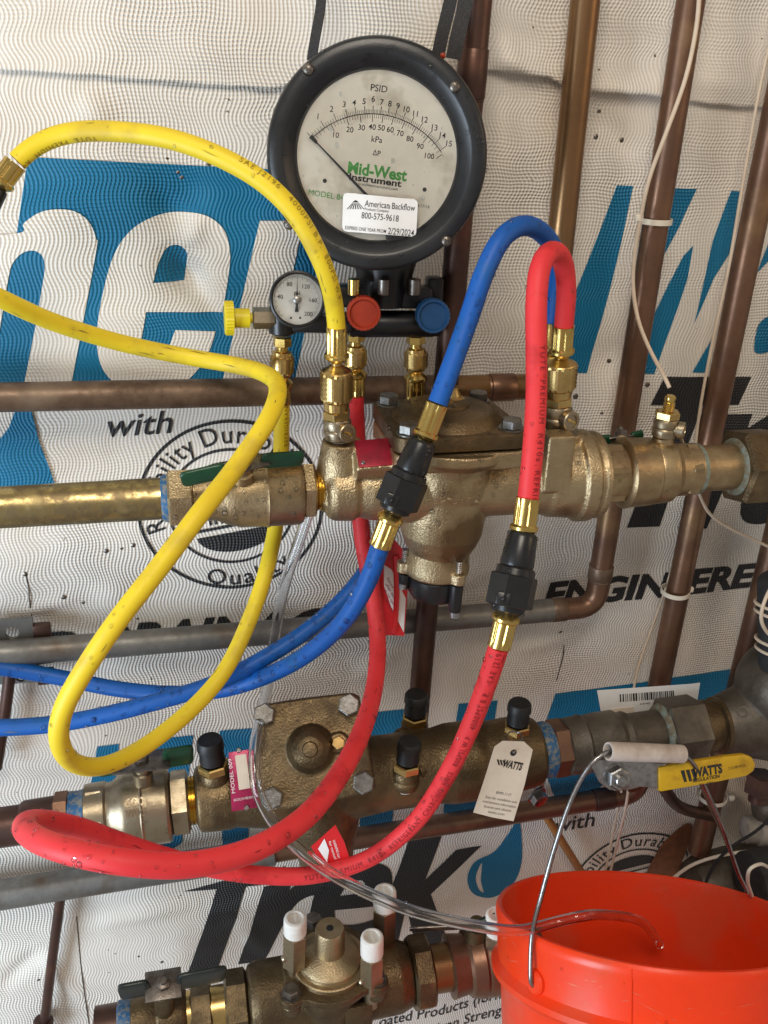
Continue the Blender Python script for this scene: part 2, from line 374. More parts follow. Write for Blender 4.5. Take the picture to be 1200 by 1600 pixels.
# ================================================================ THE WALL: white drainage wrap with print
dimples = [(pt(275, 318), .020, .008), (pt(285, 425), .018, .007), (pt(300, 440), .012, .004), (pt(905, 180), .022, .004), (pt(180, 930), .02, -.003),
           (pt(640, 900), .035, -.004), (pt(560, 880), .03, .004), (pt(960, 560), .02, .003), (pt(330, 1425), .04, -.003), (pt(480, 1390), .03, .003), (pt(130, 1500), .05, -.004)]
creases = []
for (ax, ay, bx, by, s_, a_) in ((760, 85, 880, 128, .009, .008), (770, 40, 800, 110, .010, .006), (900, 132, 1060, 150, .008, .006), (1060, 120, 1200, 140, .011, .007), (1100, 20, 1160, 110, .012, .007), (640, 900, 760, 850, .007, .005),
        (655, 960, 790, 900, .009, -.005), (690, 880, 780, 800, .008, .005), (255, 285, 300, 325, .008, .004), (270, 390, 345, 500, .010, -.006), (300, 380, 310, 330, .008, .004), (20, 960, 120, 930, .007, .004), (130, 150, 170, 200, .010, .004),
        (60, 1480, 130, 1560, .010, .005), (150, 1440, 300, 1410, .012, .005), (0, 1545, 70, 1480, .010, -.005), (360, 1420, 420, 1490, .011, .004), (780, 150, 800, 330, .012, .005), (930, 170, 985, 240, .010, -.004), (820, 180, 850, 330, .013, .004), (1090, 1190, 1180, 1270, .010, .006), (560, 1060, 620, 1010, .01, .004), (800, 1010, 900, 990, .012, .005)):
    p_, q_ = pt(ax, ay), pt(bx, by); creases.append((p_.x, p_.z, q_.x, q_.z, s_, a_))
def relief(x, z):
    h = .0075*noise.noise(V((x*5.1, 1.7, z*4.3))) + .0028*noise.noise(V((x*15, 4.2, z*12)))
    for p, s, a in dimples:
        d2 = ((x-p.x)**2+(z-p.z)**2)/(s*s)
        if d2 < 9: h -= 1.5*a*math.exp(-d2)
    for ax, az, bx, bz, s, a in creases:
        ux, uz = bx-ax, bz-az; t = ((x-ax)*ux+(z-az)*uz)/(ux*ux+uz*uz)
        if -.1 < t < 1.1:
            t2 = min(1, max(0, t)); d = math.hypot(x-ax-ux*t2, z-az-uz*t2)
            if d < 3*s: h += a*math.exp(-(d/s)**2)*math.sin(math.pi*min(1, max(0, .04+.92*t2)))**.7
    return h
def wallpt(x, y, off=0.):
    p = pt(x, y); return V((p.x, -relief(p.x, p.z)-off, p.z))
X0, X1, Z0, Z1 = -.85, 1.25, -1.25, .95
nx, nz = 520, 545
mb = MB(); vs = []
for j in range(nz+1):
    for i in range(nx+1):
        x = X0+(X1-X0)*i/nx; z = Z0+(Z1-Z0)*j/nz; vs.append((x, -relief(x, z), z))
mb.add(vs, [(j*(nx+1)+i, j*(nx+1)+i+1, (j+1)*(nx+1)+i+1, (j+1)*(nx+1)+i) for j in range(nz) for i in range(nx)])
wall = mb.build('wall', 'wrap', None, 180); wall['kind'] = 'structure'
wall['label'] = 'wall covered in white crinkled drainage wrap with blue and black print'
# upper sheet of wrap lapping over the lower one, with a rolled, sagging hem
seam = [(-200, 100), (0, 106), (150, 116), (300, 128), (420, 136), (560, 120), (700, 112), (770, 108), (850, 120), (900, 140), (1000, 146), (1100, 160), (1210, 168), (1400, 180)]
def seam_y(px):
    for a, b in zip(seam, seam[1:]):
        if a[0] <= px <= b[0]: return a[1]+(b[1]-a[1])*(px-a[0])/(b[0]-a[0]) + 2.2*noise.noise(V((px*.03, 0, 3)))
    return 110
mb = MB(); vs = []; rows = [(-1.2, .003), (-.4, .004), (0, .0075), (2.2, .0100), (4.6, .0085), (6, .0050), (4.5, .0030)]
rows = [(-420, .004), (-300, .0042), (-200, .0045), (-120, .005), (-70, .0052), (-40, .0055), (-20, .0052), (-9, .0058), (-3, .0064), (0, .0062), (2.0, .0050), (2.5, .0035), (0, .0026)]
cols = list(range(-200, 1401, 10))
for dy, off in rows:
    for cx in cols:
        k = .5+.8*max(0, noise.noise(V((cx*.011, 2, 0)))+.25); o2 = off if off < .0045 else .0045+(off-.0045)*k
        p = wallpt(cx, seam_y(cx)+dy, 0); b = .0035*noise.noise(V((p.x*16, 7, p.z*22)))*min(1, abs(dy)/30) if dy < -10 else 0
        vs.append((p.x, p.y-o2-max(-.003, b), p.z))
n = len(cols); mb.add(vs, [(j*n+i, j*n+i+1, (j+1)*n+i+1, (j+1)*n+i) for j in range(len(rows)-1) for i in range(n-1)])
mb.build('lapped_sheet', 'wrap', wall, 180)

def wall_print(name, polys, m, off, grid=.004, label=None):
    """polys: list of loop lists in photo pixels (loops after the first are holes); laid on the bumpy wrap"""
    b = bmesh.new()
    for loops in polys:
        flat, tr = tess(loops); vv = []
        for x, y in flat:
            p = pt(x, y); vv.append(b.verts.new((p.x, 0, p.z)))
        for t in tr:
            try: b.faces.new([vv[i] for i in t])
            except ValueError: pass
    if not b.verts: b.free(); return
    xs = [v.co.x for v in b.verts]; zs = [v.co.z for v in b.verts]
    for ax, lo, hi in ((0, min(xs), max(xs)), (2, min(zs), max(zs))):
        k = lo+grid
        while k < hi:
            co = V((k, 0, 0)) if ax == 0 else V((0, 0, k)); no = V((1, 0, 0)) if ax == 0 else V((0, 0, 1))
            bmesh.ops.bisect_plane(b, geom=b.verts[:]+b.edges[:]+b.faces[:], plane_co=co, plane_no=no); k += grid
    for v in b.verts: v.co.y = -relief(v.co.x, v.co.z)-off
    for f in b.faces:
        if f.normal.y > 0: f.normal_flip()
        f.smooth = True
    me = bpy.data.meshes.new(name); b.to_mesh(me); b.free(); o = link(name, me, m, wall)
    if label: o['label'] = label
    return o
def text_polys_px(s, a, b, h, bold=0., shear=0., spacing=1.):
    """text from pixel a to pixel b on its baseline, cap height h px: triangles as loops"""
    vs, fs = text2d(s, bold, shear, spacing); x0 = min(v[0] for v in vs); x1 = max(v[0] for v in vs)
    ux, uy = (b[0]-a[0])/(x1-x0), (b[1]-a[1])/(x1-x0); L = math.hypot(ux, uy); px, py = uy/L, -ux/L
    if py > 0: px, py = -px, -py
    k = h/.7
    P = [(a[0]+(x-x0)*ux+y*px*k*.25, a[1]+(x-x0)*uy+y*py*k) for x, y in vs]
    return [[[P[i] for i in f]] for f in fs]
OFF1, OFF2 = .0008, .0017
z1 = lambda x, y: (x/2.857, 200+y/2.857)
blue_panel = [(45, 244), (413, 264), (560, 273), (640, 276), (560, 606), (470, 607), (330, 610), (90, 616), (-120, 616), (-20, 590), (8, 470), (28, 361)]
wall_print('blue_print', [[blue_panel]], 'wrap_blue', OFF1, label='large blue printed panel behind white letters')
nl = [z1(78, 465), z1(110, 420), z1(180, 372), z1(260, 357), z1(340, 368), z1(400, 415), z1(430, 490), z1(428, 560)] + [z1(322, 1125) + (1,), z1(300, 1260) + (1,), z1(85, 1260) + (1,), z1(110, 1130) + (1,)] + \
     [z1(160, 880), z1(195, 680), z1(203, 610), z1(190, 562), z1(150, 541), z1(100, 555), z1(60, 600), z1(42, 660), z1(0, 900)] + [z1(-60, 1260) + (1,), z1(-400, 1260) + (1,), z1(-300, 480) + (1,)]
el_o = [z1(840, 378), z1(930, 395), z1(1000, 455), z1(1026, 550), z1(1020, 650), z1(992, 822) + (1,), z1(652, 818) + (1,), z1(630, 950) + (1,), z1(640, 1000), z1(690, 1020), z1(750, 985) + (1,), z1(782, 900) + (1,), z1(962, 905) + (1,),
        z1(930, 1000), z1(870, 1090), z1(780, 1160), z1(640, 1190), z1(520, 1140), z1(450, 1050), z1(434, 900), z1(470, 690), z1(520, 540), z1(600, 440), z1(710, 388)]
el_h = [z1(683, 690) + (1,), z1(705, 610), z1(740, 540), z1(790, 522), z1(830, 550), z1(836, 600), z1(825, 692) + (1,)]
rl = [(406, 345), (474, 345), (466, 385), (420, 600), (346, 600)]
tail = [(-80, 740), (0, 682), (22, 640), (40, 610), (46, 640), (89, 764), (140, 775), (150, 590), (50, 585), (-60, 600)]
wall_print('white_print', [[smooth_loop(nl)], [smooth_loop(el_o), smooth_loop(el_h)], [rl], [[(500, 400), (640, 380), (640, 620), (455, 620)]]], 'wrap', OFF2)
wall_print('blue_print', [[[(-80, 700), (0, 686), (14, 668), (24, 640), (34, 612), (42, 625), (50, 645), (62, 690), (78, 730), (89, 764), (-80, 770)]]], 'wrap_blue', OFF2+.0003)
wall_print('blue_print', [[q] for q in (
    [(961, 289), (987, 290), (949, 457), (918, 583), (850, 583), (880, 500)], [(1026, 293), (1088, 295), (1061, 352), (1027, 410), (1010, 410)],
    [(1081, 383), (1071, 434), (1020, 583), (985, 583), (1017, 496), (1042, 441), (1065, 399)], [(1142, 298), (1158, 299), (1140, 391), (1112, 434), (1081, 503), (1112, 376)],
    [(1112, 523), (1100, 581), (1079, 580)], [(1240, 330), (1200, 372), (1178, 426), (1200, 403), (1240, 380)])] + [[smooth_loop([(1230, 485), (1200, 492), (1182, 507), (1176, 542), (1182, 551), (1200, 548), (1235, 535)])]],
    'wrap_blue', OFF1, label='blue printed strokes of a large slanted letter')
wall_print('black_print', [[q] for q in (
    [(1036, 587), (1173, 588), (1153, 632), (1096, 632), (1031, 823), (980, 825), (1050, 632), (1015, 632)],
    [(1131, 647), (1175, 646), (1160, 690), (1104, 826), (1060, 826)], [(1163, 672), (1205, 644), (1250, 640), (1240, 690), (1190, 700), (1150, 712)])] +
    [[smooth_loop([(1158, 805), (1162, 780), (1185, 765), (1230, 760), (1250, 800), (1200, 819), (1170, 818)])]], 'wrap_black', OFF1, label='heavy black slanted brand lettering')
wall_print('black_print', text_polys_px('ENGINEERED', (846, 947), (1228, 914), 35, .042, .30) + text_polys_px('ED DRAINAGE', (14, 1040), (560, 985), 44, .042, .30), 'wrap_black', OFF1, label='slanted bold words ENGINEERED and DRAINAGE')
wall_print('black_print', text_polys_px('with', (168, 683), (270, 676), 36, .010, .2) + text_polys_px('with', (868, 1301), (930, 1291), 22, .006, .2), 'wrap_black', OFF1)
# lower row of blue letters
wall_print('blue_print', [[q] for q in (
    [(152, 1166), (186, 1163), (170, 1340), (122, 1343)], [(240, 1156), (302, 1150), (296, 1200), (284, 1318), (246, 1342), (236, 1230)], [(343, 1143), (394, 1137), (388, 1318), (348, 1324)],
    [(583, 1114), (634, 1108), (612, 1296), (560, 1302)], [(716, 1098), (776, 1091), (748, 1282), (690, 1290)],
    [(866, 1081), (1160, 1045), (1250, 1034), (1230, 1150), (1000, 1180), (925, 1240), (868, 1250), (838, 1170)])], 'wrap_blue', OFF1, label='blue letters mostly hidden by the lower pipework')
# heavy black word and water drop lower down
T = [(286, 1392), (446, 1352), (440, 1378), (384, 1384), (338, 1520), (292, 1522), (338, 1388)]
r2 = smooth_loop([(412, 1384, 1), (456, 1377, 1), (452, 1392, 1), (480, 1366), (512, 1356), (522, 1358, 1), (508, 1398, 1), (480, 1402), (452, 1425), (412, 1502, 1), (372, 1508, 1)])
e2o = smooth_loop([(560, 1348), (604, 1352), (612, 1380), (596, 1412, 1), (522, 1420, 1), (528, 1440), (560, 1440), (600, 1428, 1), (588, 1458), (540, 1472), (494, 1462), (484, 1428), (502, 1382)])
e2h = smooth_loop([(530, 1398, 1), (545, 1378), (566, 1374), (572, 1392, 1)])
k2 = [(640, 1308), (690, 1302), (664, 1372), (712, 1326), (752, 1320), (672, 1394), (700, 1470), (648, 1476), (634, 1412), (618, 1480), (572, 1486)]
wall_print('black_print', [[T], [r2], [e2o, e2h], [k2]], 'wrap_black', OFF1, label='heavy black slanted word below the lower backflow preventer')
drop = smooth_loop([(810, 1276, 1), (814, 1300), (814, 1345), (800, 1378), (768, 1398), (738, 1392), (729, 1368), (742, 1344), (775, 1326)])
shine = smooth_loop([(752, 1346), (742, 1366), (746, 1384), (754, 1390), (750, 1372)])
wall_print('drop_print', [[drop, shine]], 'wrap_blue', OFF1, label='blue printed water drop')
wall_print('black_print', text_polys_px('TM of Trek Wrap products', (565, 1565), (800, 1527), 13, .002, .2) + text_polys_px('Valence Coated Products (formu', (500, 1620), (800, 1553), 15, .004, .2) +
           text_polys_px('trademark of Valéran Strength', (520, 1645), (800, 1577), 15, .004, .2) + text_polys_px('Incorporated. All rights', (640, 1645), (860, 1594), 15, .004, .2), 'wrap_black', OFF1, label='small black lines of print at the foot of the wall')
# round quality stamps
def stamp(cx, cy, R, tilt):
    c = pt(cx, cy); mpx = lambda a, b: (c.x+a*math.cos(tilt)-b*math.sin(tilt), c.z+a*math.sin(tilt)+b*math.cos(tilt))
    polys = []
    def ring(r0, r1, a0=0, a1=360):
        n = 64; A = [R_(a0+(a1-a0)*k/n) for k in range(n+1)]
        for p, q in zip(A, A[1:]): polys.append([mpx(r0*math.cos(p), r0*math.sin(p)), mpx(r1*math.cos(p), r1*math.sin(p)), mpx(r1*math.cos(q), r1*math.sin(q)), mpx(r0*math.cos(q), r0*math.sin(q))])
    ring(R*.965, R); ring(R*.655, R*.685)
    for s, mid, span, inn in (('Durability', 58, 86, False), ('Reliability', 148, 80, False), ('Quality', 272, 62, True)):
        vs, fs = text2d(s, .006, 0, 1.15); x0 = min(v[0] for v in vs); x1 = max(v[0] for v in vs); k = R*.20/.7
        for f in fs:
            q = []
            for i in f:
                u = (vs[i][0]-x0)/(x1-x0)-.5
                if inn: a = R_(mid+u*span); r = R*.90-vs[i][1]*k
                else: a = R_(mid-u*span); r = R*.74+vs[i][1]*k
                if inn: r = R*.76+(.14*R-vs[i][1]*k*.9+.05*R)
                q.append(mpx(r*math.cos(a), r*math.sin(a)))
            polys.append(q)
    for sgn in (1, -1):
        polys.append([mpx(-.62*R, sgn*.20*R), mpx(.62*R, sgn*.20*R), mpx(.61*R, sgn*.235*R), mpx(-.61*R, sgn*.235*R)])
        polys.append([mpx(-.44*R*math.cos(a)*1.0, sgn*(.30+.24*math.sin(a))*R) for a in [R_(180*k/14) for k in range(15)]])
    for s, yy, hh, ww in (('Valéron', -.02, .17, .98), ('Inside', -.17, .12, .55)):
        vs, fs = text2d(s, .02, 0, 1); x0 = min(v[0] for v in vs); x1 = max(v[0] for v in vs)
        for f in fs: polys.append([mpx(((vs[i][0]-x0)/(x1-x0)-.5)*ww*R, yy*R+vs[i][1]*hh*R/.7) for i in f])
    b = bmesh.new()
    for q in polys:
        vv = [b.verts.new((x, -relief(x, z)-OFF1, z)) for x, z in q]; f = b.faces.new(vv)
        f.normal_update()
        if f.normal.y > 0: f.normal_flip()
    me = bpy.data.meshes.new('round_stamp_print'); b.to_mesh(me); b.free(); o = link('round_stamp_print', me, 'wrap_black', wall); return o
stamp(362, 792, .089, R_(9))['label'] = 'round printed quality stamp behind the upper ball valve'
stamp(984, 1378, .087, R_(7))['label'] = 'round printed quality stamp above the red bucket'
# torn hole with bare board, and curling edge
torn = smooth_loop([(1074, 1285), (1082, 1300), (1066, 1345), (1050, 1378), (1030, 1388), (1010, 1372), (1028, 1325), (1052, 1300)])
wall_print('torn_hole', [[torn]], 'board', .0016, label='torn hole in the wrap showing bare brown board')
mb = MB(); fl = [(1082, 1302), (1092, 1318), (1070, 1352), (1052, 1380), (1048, 1378), (1064, 1345)]
mb.tube(spline([wallpt(1086, 1300, .004), wallpt(1074, 1335, .007), wallpt(1050, 1382, .004)], .004), .0022, 8); mb.build('torn_edge', 'wrap', wall)
# punctures, staples and slits in the wrap
mb = MB(); r = random.Random(3)
for x, y in ((278, 268), (284, 276), (196, 505), (207, 503), (940, 174), (932, 214), (973, 219), (957, 72), (962, 10), (955, 566), (940, 645), (166, 860), (190, 857), (208, 852), (326, 253), (232, 443), (272, 574), (100, 930), (130, 940), (875, 985), (40, 895), (253, 1500), (60, 1530), (870, 350), (1010, 600), (900, 620)):
    p = wallpt(x, y, .0004); mb.lathe(frame(p, V((0, -1, 0))) @ Matrix.Diagonal((1, .6+.6*r.random(), 1, 1)), [(0, .0016+.0014*r.random()), (.0009, .0008)], 7)
mb.build('staple_and_puncture', 'steel_dark', wall)['kind'] = 'stuff'
for pts in ([(40, 892), (44, 910), (48, 945), (50, 960)], [(872, 985), (880, 1010), (868, 1060)], [(120, 1430), (128, 1510), (140, 1600)]):
    mb = MB(); mb.tube(spline([wallpt(x, y, .0002) for x, y in pts], .004), .0007, 6); mb.build('slit', 'steel_dark', wall)

# ================================================================ PIPES
def pipe(name, pts, wpx, m, label, step=.004, n=28, group=None, couplings=(), elbow=None, cat='pipe', ext=(.35, .35)):
    """pts: list of (px, py, d); wpx = photo width at the first point; corners get rounded"""
    P = [pt(*p) for p in pts]; rad = wpx/2*mpp(*pts[0])
    P[0] = P[0]+(P[0]-P[1]).normalized()*ext[0]; P[-1] = P[-1]+(P[-1]-P[-2]).normalized()*ext[1]      # runs on past the frame
    Q = [P[0]]
    for i in range(1, len(P)-1):
        e = elbow or rad*1.9; a = (P[i-1]-P[i]).normalized(); b = (P[i+1]-P[i]).normalized()
        p0, p2 = P[i]+a*e, P[i]+b*e; Q += [p0.lerp(P[i], t).lerp(P[i].lerp(p2, t), t) for t in (0, .15, .3, .45, .55, .7, .85, 1)]
    Q.append(P[-1])
    out = [Q[0]]
    for a, b in zip(Q, Q[1:]):
        k = max(1, int((b-a).length/.02)); out += [a.lerp(b, (j+1)/k) for j in range(k)]
    T = [(out[min(i+1, len(out)-1)]-out[max(i-1, 0)]).normalized() for i in range(len(out))]
    n0 = V((0, -1, 0))-T[0]*(-T[0].y); Ns = [n0.normalized()]
    for i in range(1, len(out)): q = Ns[-1]-T[i]*Ns[-1].dot(T[i]); Ns.append(q.normalized())
    L = [0.]
    for i in range(1, len(out)): L.append(L[-1]+(out[i]-out[i-1]).length)
    o = empty(name, P[0], label, cat, group)
    mb = MB(); mb.tube((out, T, Ns, [T[i].cross(Ns[i]) for i in range(len(out))], L), rad, n); mb.build('tube', m, o)
    for (cx, cy, d, ln, mm) in couplings:
        c = pt(cx, cy, d); k = min(range(len(out)), key=lambda i: (out[i]-c).length); M = frame(out[k], T[k]); mb = MB(); rr = rad*1.09
        mb.lathe(M, [(-ln, rad*.99), (-ln, rr-.0006), (-ln+.001, rr), (ln-.001, rr), (ln, rr-.0006), (ln, rad*.99)], n, cap=False)
        mb.lathe(M, [(ln, rad*1.0), (ln+.0008, rad*1.05), (ln+.0025, rad*1.01)], n, cap=False)
        mb.build('coupling', mm, o)
    return o, rad
DP = .035
def sleeve(name, a, b, wpx, m, pr, label=None):
    """painted or stained stretch of a level run"""
    P, Q = pt(*a), pt(*b); P = P+(P-Q).normalized()*.36; rad = max(wpx/2*mpp(*a), pr[1]*1.04); mb = MB(); M = frame(P, Q-P); ln = (Q-P).length
    mb.lathe(M, [(0, rad), (ln-.002, rad), (ln, pr[1]*.99)], 28); o = mb.build(name, m, pr[0], label=label)
    return o
lv = lambda x, a, b: a[1]+(b[1]-a[1])*(x-a[0])/(b[0]-a[0])
pipe('copper_pipe', [(752, -60, .05), (648, 1180, .05)], 46, 'copper_dark', 'dark vertical copper pipe behind the large gauge and upper backflow preventer', couplings=[(738, 95, .05, .018, 'copper_dark')], ext=(.35, 0))
p1 = pipe('copper_pipe', [(921, -60, DP), (852, 604, DP), (-60, 622, DP)], 48, 'copper_warm', 'golden copper pipe turning from vertical into the level brown run left', couplings=[(790, 602, DP, .012, 'copper'), (852, 560, DP, .01, 'copper')])
p2 = pipe('copper_pipe', [(1089, -60, DP), (930, 948, DP), (-60, 1026, DP)], 46, 'copper', 'vertical copper pipe with an elbow into the level grey run below ENGINEERED', couplings=[(926, 905, DP, .008, 'rusty'), (882, 955, DP, .008, 'rusty')])
p3 = pipe('copper_pipe', [(1250, 0, DP), (1218, 150, DP), (995, 1240, DP), (-60, 1408, DP)], 46, 'copper', 'copper pipe right of the beige wire, elbowing into the lowest level run', couplings=[(945, 1249, DP, .012, 'copper_dark')])
pipe('copper_pipe', [(1262, 640, DP), (1092, 1330, DP)], 42, 'copper', 'short stretch of copper pipe at the right edge behind the strainer', ext=(.8, 0))
A, B = (-60, 622), (852, 604); sleeve('stained_run', (-60, 622, DP), (700, lv(700, A, B), DP), 46, 'rusty', p1)
A, B = (-60, 1026), (930, 948); sleeve('grey_run', (-60, 1026, DP), (870, lv(870, A, B), DP), 42, 'galv', p2)
A, B = (995, 1240), (-60, 1408); sleeve('grey_run', (-60, 1408, DP), (430, lv(430, B, A), DP), 47, 'galv', p3)
def rod(name, pts, wpx, m, label, cat='pipe'):
    mb = MB(); mb.tube(spline([pt(*p) for p in pts], .01), wpx/2*mpp(*pts[0]), 16); o = mb.build(name, m); return tag(o, label, cat)
rod('thin_pipe', [(99, 1370, .02), (84, 1480, .02), (64, 1640, .02), (30, 1900, .02)], 16, 'copper_dark', 'thin rusty pipe dropping from the lowest grey run')
rod('thin_pipe', [(18, 1030, .02), (8, 1110, .02), (-6, 1200, .02)], 19, 'copper_dark', 'thin dark pipe at the left edge behind the blue hose')
rod('thin_pipe', [(850, 1270, .02), (880, 1318, .02), (925, 1390, .02)], 13, 'orange_pipe', 'thin orange-brown pipe slanting behind the bucket')
mb = MB(); mb.lathe(frame(pt(68, 1594, .02), pt(64, 1640, .02)-pt(68, 1594, .02)), [(0, .010), (.002, .0115), (.02, .0115)], 20); tag(mb.build('pipe_flange', 'copper_dark'), 'dark collar at the foot of the thin rusty pipe', 'collar')
# pipe strap at the left edge
o = empty('pipe_strap', pt(20, 1000, .02), 'grey zinc pipe strap with round bolt holes at the left edge', 'strap')
def holed_plate(px0, px1, py0, py1, hx, hy, hr, d):
    M = frame(pt(hx, hy, d), V((0, -1, 0)), pt(hx+10, hy-1, d)-pt(hx, hy, d)); Mi = M.inverted(); L = [Mi @ pt(*q, d) for q in ((px0, py0), (px1, py0-6), (px1+4, py1-6), (px0, py1))]
    hr *= mpp(hx, hy, d); n = 28; mb = MB()
    for t, fl in ((0, 1), (-.004, 0)):
        ring = [(hr*math.cos(2*math.pi*k/n), hr*math.sin(2*math.pi*k/n)) for k in range(n)]
        flat, tr = tess([[(p.x, p.y) for p in L], ring[::-1]]); mb.add([M @ V((x, y, t)) for x, y in flat], tr)
    mb.add([M @ V((p.x, p.y, t)) for t in (0, -.004) for p in L], [(i, (i+1) % 4, 4+(i+1) % 4, 4+i) for i in range(4)])
    mb.add([M @ V((hr*math.cos(2*math.pi*k/n), hr*math.sin(2*math.pi*k/n), t)) for t in (0, -.004) for k in range(n)], [(k, (k+1) % n, n+(k+1) % n, n+k) for k in range(n)])
    return mb
holed_plate(-40, 50, 972, 1012, 19, 989, 11, .022).build('strap_ear', 'galv', o, 30)
holed_plate(-40, 60, 1048, 1072, 33, 1058, 9, .022).build('strap_ear', 'galv', o, 30)
for px, py in ((66, 986), (72, 1056)): mb = MB(); mb.box(frame(pt(px, py, .022), V((0, -1, 0))), .016, .016, .008, .001); mb.build('strap_clip', 'copper_dark', o)

# ================================================================ UPPER LINE: ball valve, backflow preventer, ball valve, union
class Line:
    """a level run: pixel x along a straight 3D axis"""
    def __init__(s, a, b, d): s.a, s.b, s.d = a, b, d; s.P = pt(*a, d); s.dir = (pt(*b, d)-s.P).normalized(); s.M = frame(s.P, s.dir, V((0, 0, 1)))
    def y(s, x): return s.a[1]+(s.b[1]-s.a[1])*(x-s.a[0])/(s.b[0]-s.a[0])
    def p(s, x): return pt(x, s.y(x), s.d)
    def t(s, x): return (s.p(x)-s.P).dot(s.dir)
    def m(s, x): return mpp(x, s.y(x), s.d)
    def lathe(s, mb, prof, n=40, ph=0., cap=True): return mb.lathe(s.M, [(s.t(x), r*s.m(x)) for x, r in prof], n, ph, cap)
    def hexn(s, mb, x0, x1, r, n=6, ph=0.): return mb.hexn(s.M, s.t(x0), s.t(x1), r*s.m((x0+x1)/2), ph, n)
    def threads(s, mb, x0, x1, r, turns):
        pr = []
        for k in range(turns): a = x0+(x1-x0)*k/turns; b = x0+(x1-x0)*(k+.5)/turns; pr += [(a, r*.94), (b, r)]
        return s.lathe(mb, pr+[(x1, r*.94)], 32)
U = Line((0, 793), (1130, 730), .13)
def bolt(mb, M, r, h, wr=None):
    """hex head bolt standing on frame M"""
    if wr: mb.lathe(M, [(0, wr), (.0012, wr)], 20)
    mb.hexn(M, .001, h, r, .3); return mb
def grip(mb, P, Q, w, t, up):
    """flattened vinyl-dipped handle arm from P to Q, w wide (along up), t thick"""
    z = (Q-P); L = z.length; M = frame(P, z, up); prof = []
    for k in range(9):
        u = k/8; e = (.62, .93, 1, 1, 1, 1, 1, .93, .62)[k]; u = (0, .05, .14, .3, .5, .7, .86, .95, 1)[k]; prof.append((u*L, e))
    vs = []; n = 20
    for tt, e in prof:
        for k in range(n):
            a = 2*math.pi*k/n; c, s_ = math.cos(a), math.sin(a); sq = lambda v: math.copysign(abs(v)**.6, v)
            vs.append(M @ V((sq(c)*w/2*e, sq(s_)*t/2*e, tt)))
    fs = [(i*n+k, i*n+(k+1) % n, (i+1)*n+(k+1) % n, (i+1)*n+k) for i in range(8) for k in range(n)]
    fs += [tuple(range(n))[::-1], tuple(range(8*n, 9*n))]
    return mb.add(vs, fs)
# left brass pipe with scratches
o = empty('brass_pipe', U.p(0), 'scratched bare brass pipe entering from the left edge', 'pipe')
mb = MB(); U.lathe(mb, [(-500, 33), (262, 33)], 48); pl = mb.build('tube', 'scratched', o)
mb = MB(); U.lathe(mb, [(252, 34), (256, 37), (272, 38.5), (286, 37), (290, 34)], 32); mb.build('thread_sealant', 'tape_blue', o)
def ball_valve(L, label, body, hexes, m, hm, handle, stem_x, name='ball_valve', hx=None):
    o = empty(name, L.p(stem_x), label, 'valve')
    mb = MB(); L.lathe(mb, body, 48); b = mb.build('body', m, o, 30)
    for x0, x1, r in hexes: mb = MB(); L.hexn(mb, x0, x1, r, 6, .12); mb.build('hex_end', hx or m, o, 25)
    mp = L.m(stem_x); c = L.p(stem_x); S = frame(c, V((0, .12, 1)))
    (lx, ly, ld), (ax, ay, ad), (bx, by, bd), (rx, ry, rd), gw = handle
    mb = MB(); H = ((pt(ax, ay, ad)+pt(bx, by, bd))*.5); top = (H-c).length
    mb.lathe(frame(c, H-c), [(0, 15*mp), (top*.8, 15*mp), (top*.82, 11*mp), (top, 11*mp)], 24); mb.build('stem', m, o)
    mb = MB(); mb.hexn(frame(H, H-c), -.002, .007, 11*mp, .2); mb.lathe(frame(H, H-c), [(.007, 5*mp), (.011, 5*mp)], 14); mb.build('stem_nut', 'steel_dark', o)
    mb = MB(); P, Q = pt(ax, ay, ad), pt(bx, by, bd); mid = (P+Q)*.5
    mb.box(frame(mid, Q-P, H-c), .0025, gw*mp*.8, (Q-P).length*1.35, .0008); mb.build('handle_plate', 'steel_dark', o)
    for (p, q) in (((lx, ly, ld), (ax, ay, ad)), ((rx, ry, rd), (bx, by, bd))):
        mb = MB(); grip(mb, pt(*p), pt(*q), gw*mp, 9*mp, V((0, -.35, 1))); mb.build('handle_grip', hm, o)
    return o, b
vU, bU = ball_valve(U, 'forged brass ball valve with green handle between brass pipe and upper backflow preventer',
    [(268, 30), (270, 42), (300, 42), (302, 39), (335, 39), (352, 46), (372, 52), (412, 53), (416, 55), (420, 53), (464, 53), (470, 50), (474, 40)],
    [(262, 302, 49), (470, 491, 47)], 'valve_body', 'green', ((283, 750, .165), (354, 734, .165), (408, 720, .155), (474, 716, .150), 28), 378, hx='bronze')
mb = MB(); plane = U
for s, cx, cy in (('600', 405, 738), ('WOG', 440, 735)):
    M = frame(U.p(cx)+V((0, -.35, .94)).normalized()*53.4*U.m(cx), V((0, -.35, .94)), U.dir); plane_text(mb, s, M, (0, 0), .0052, 0, None, .0002, bold=.01)
mb.build('cast_letters', 'valve_body', vU)
mb = MB(); U.threads(mb, 488, 514, 33, 6); mb.build('threads', 'brass', vU, 25)
dew(bU, 130, .0008, .0024, 11)
dew(pl, 25, .0006, .0014, 12, parent=pl.parent)

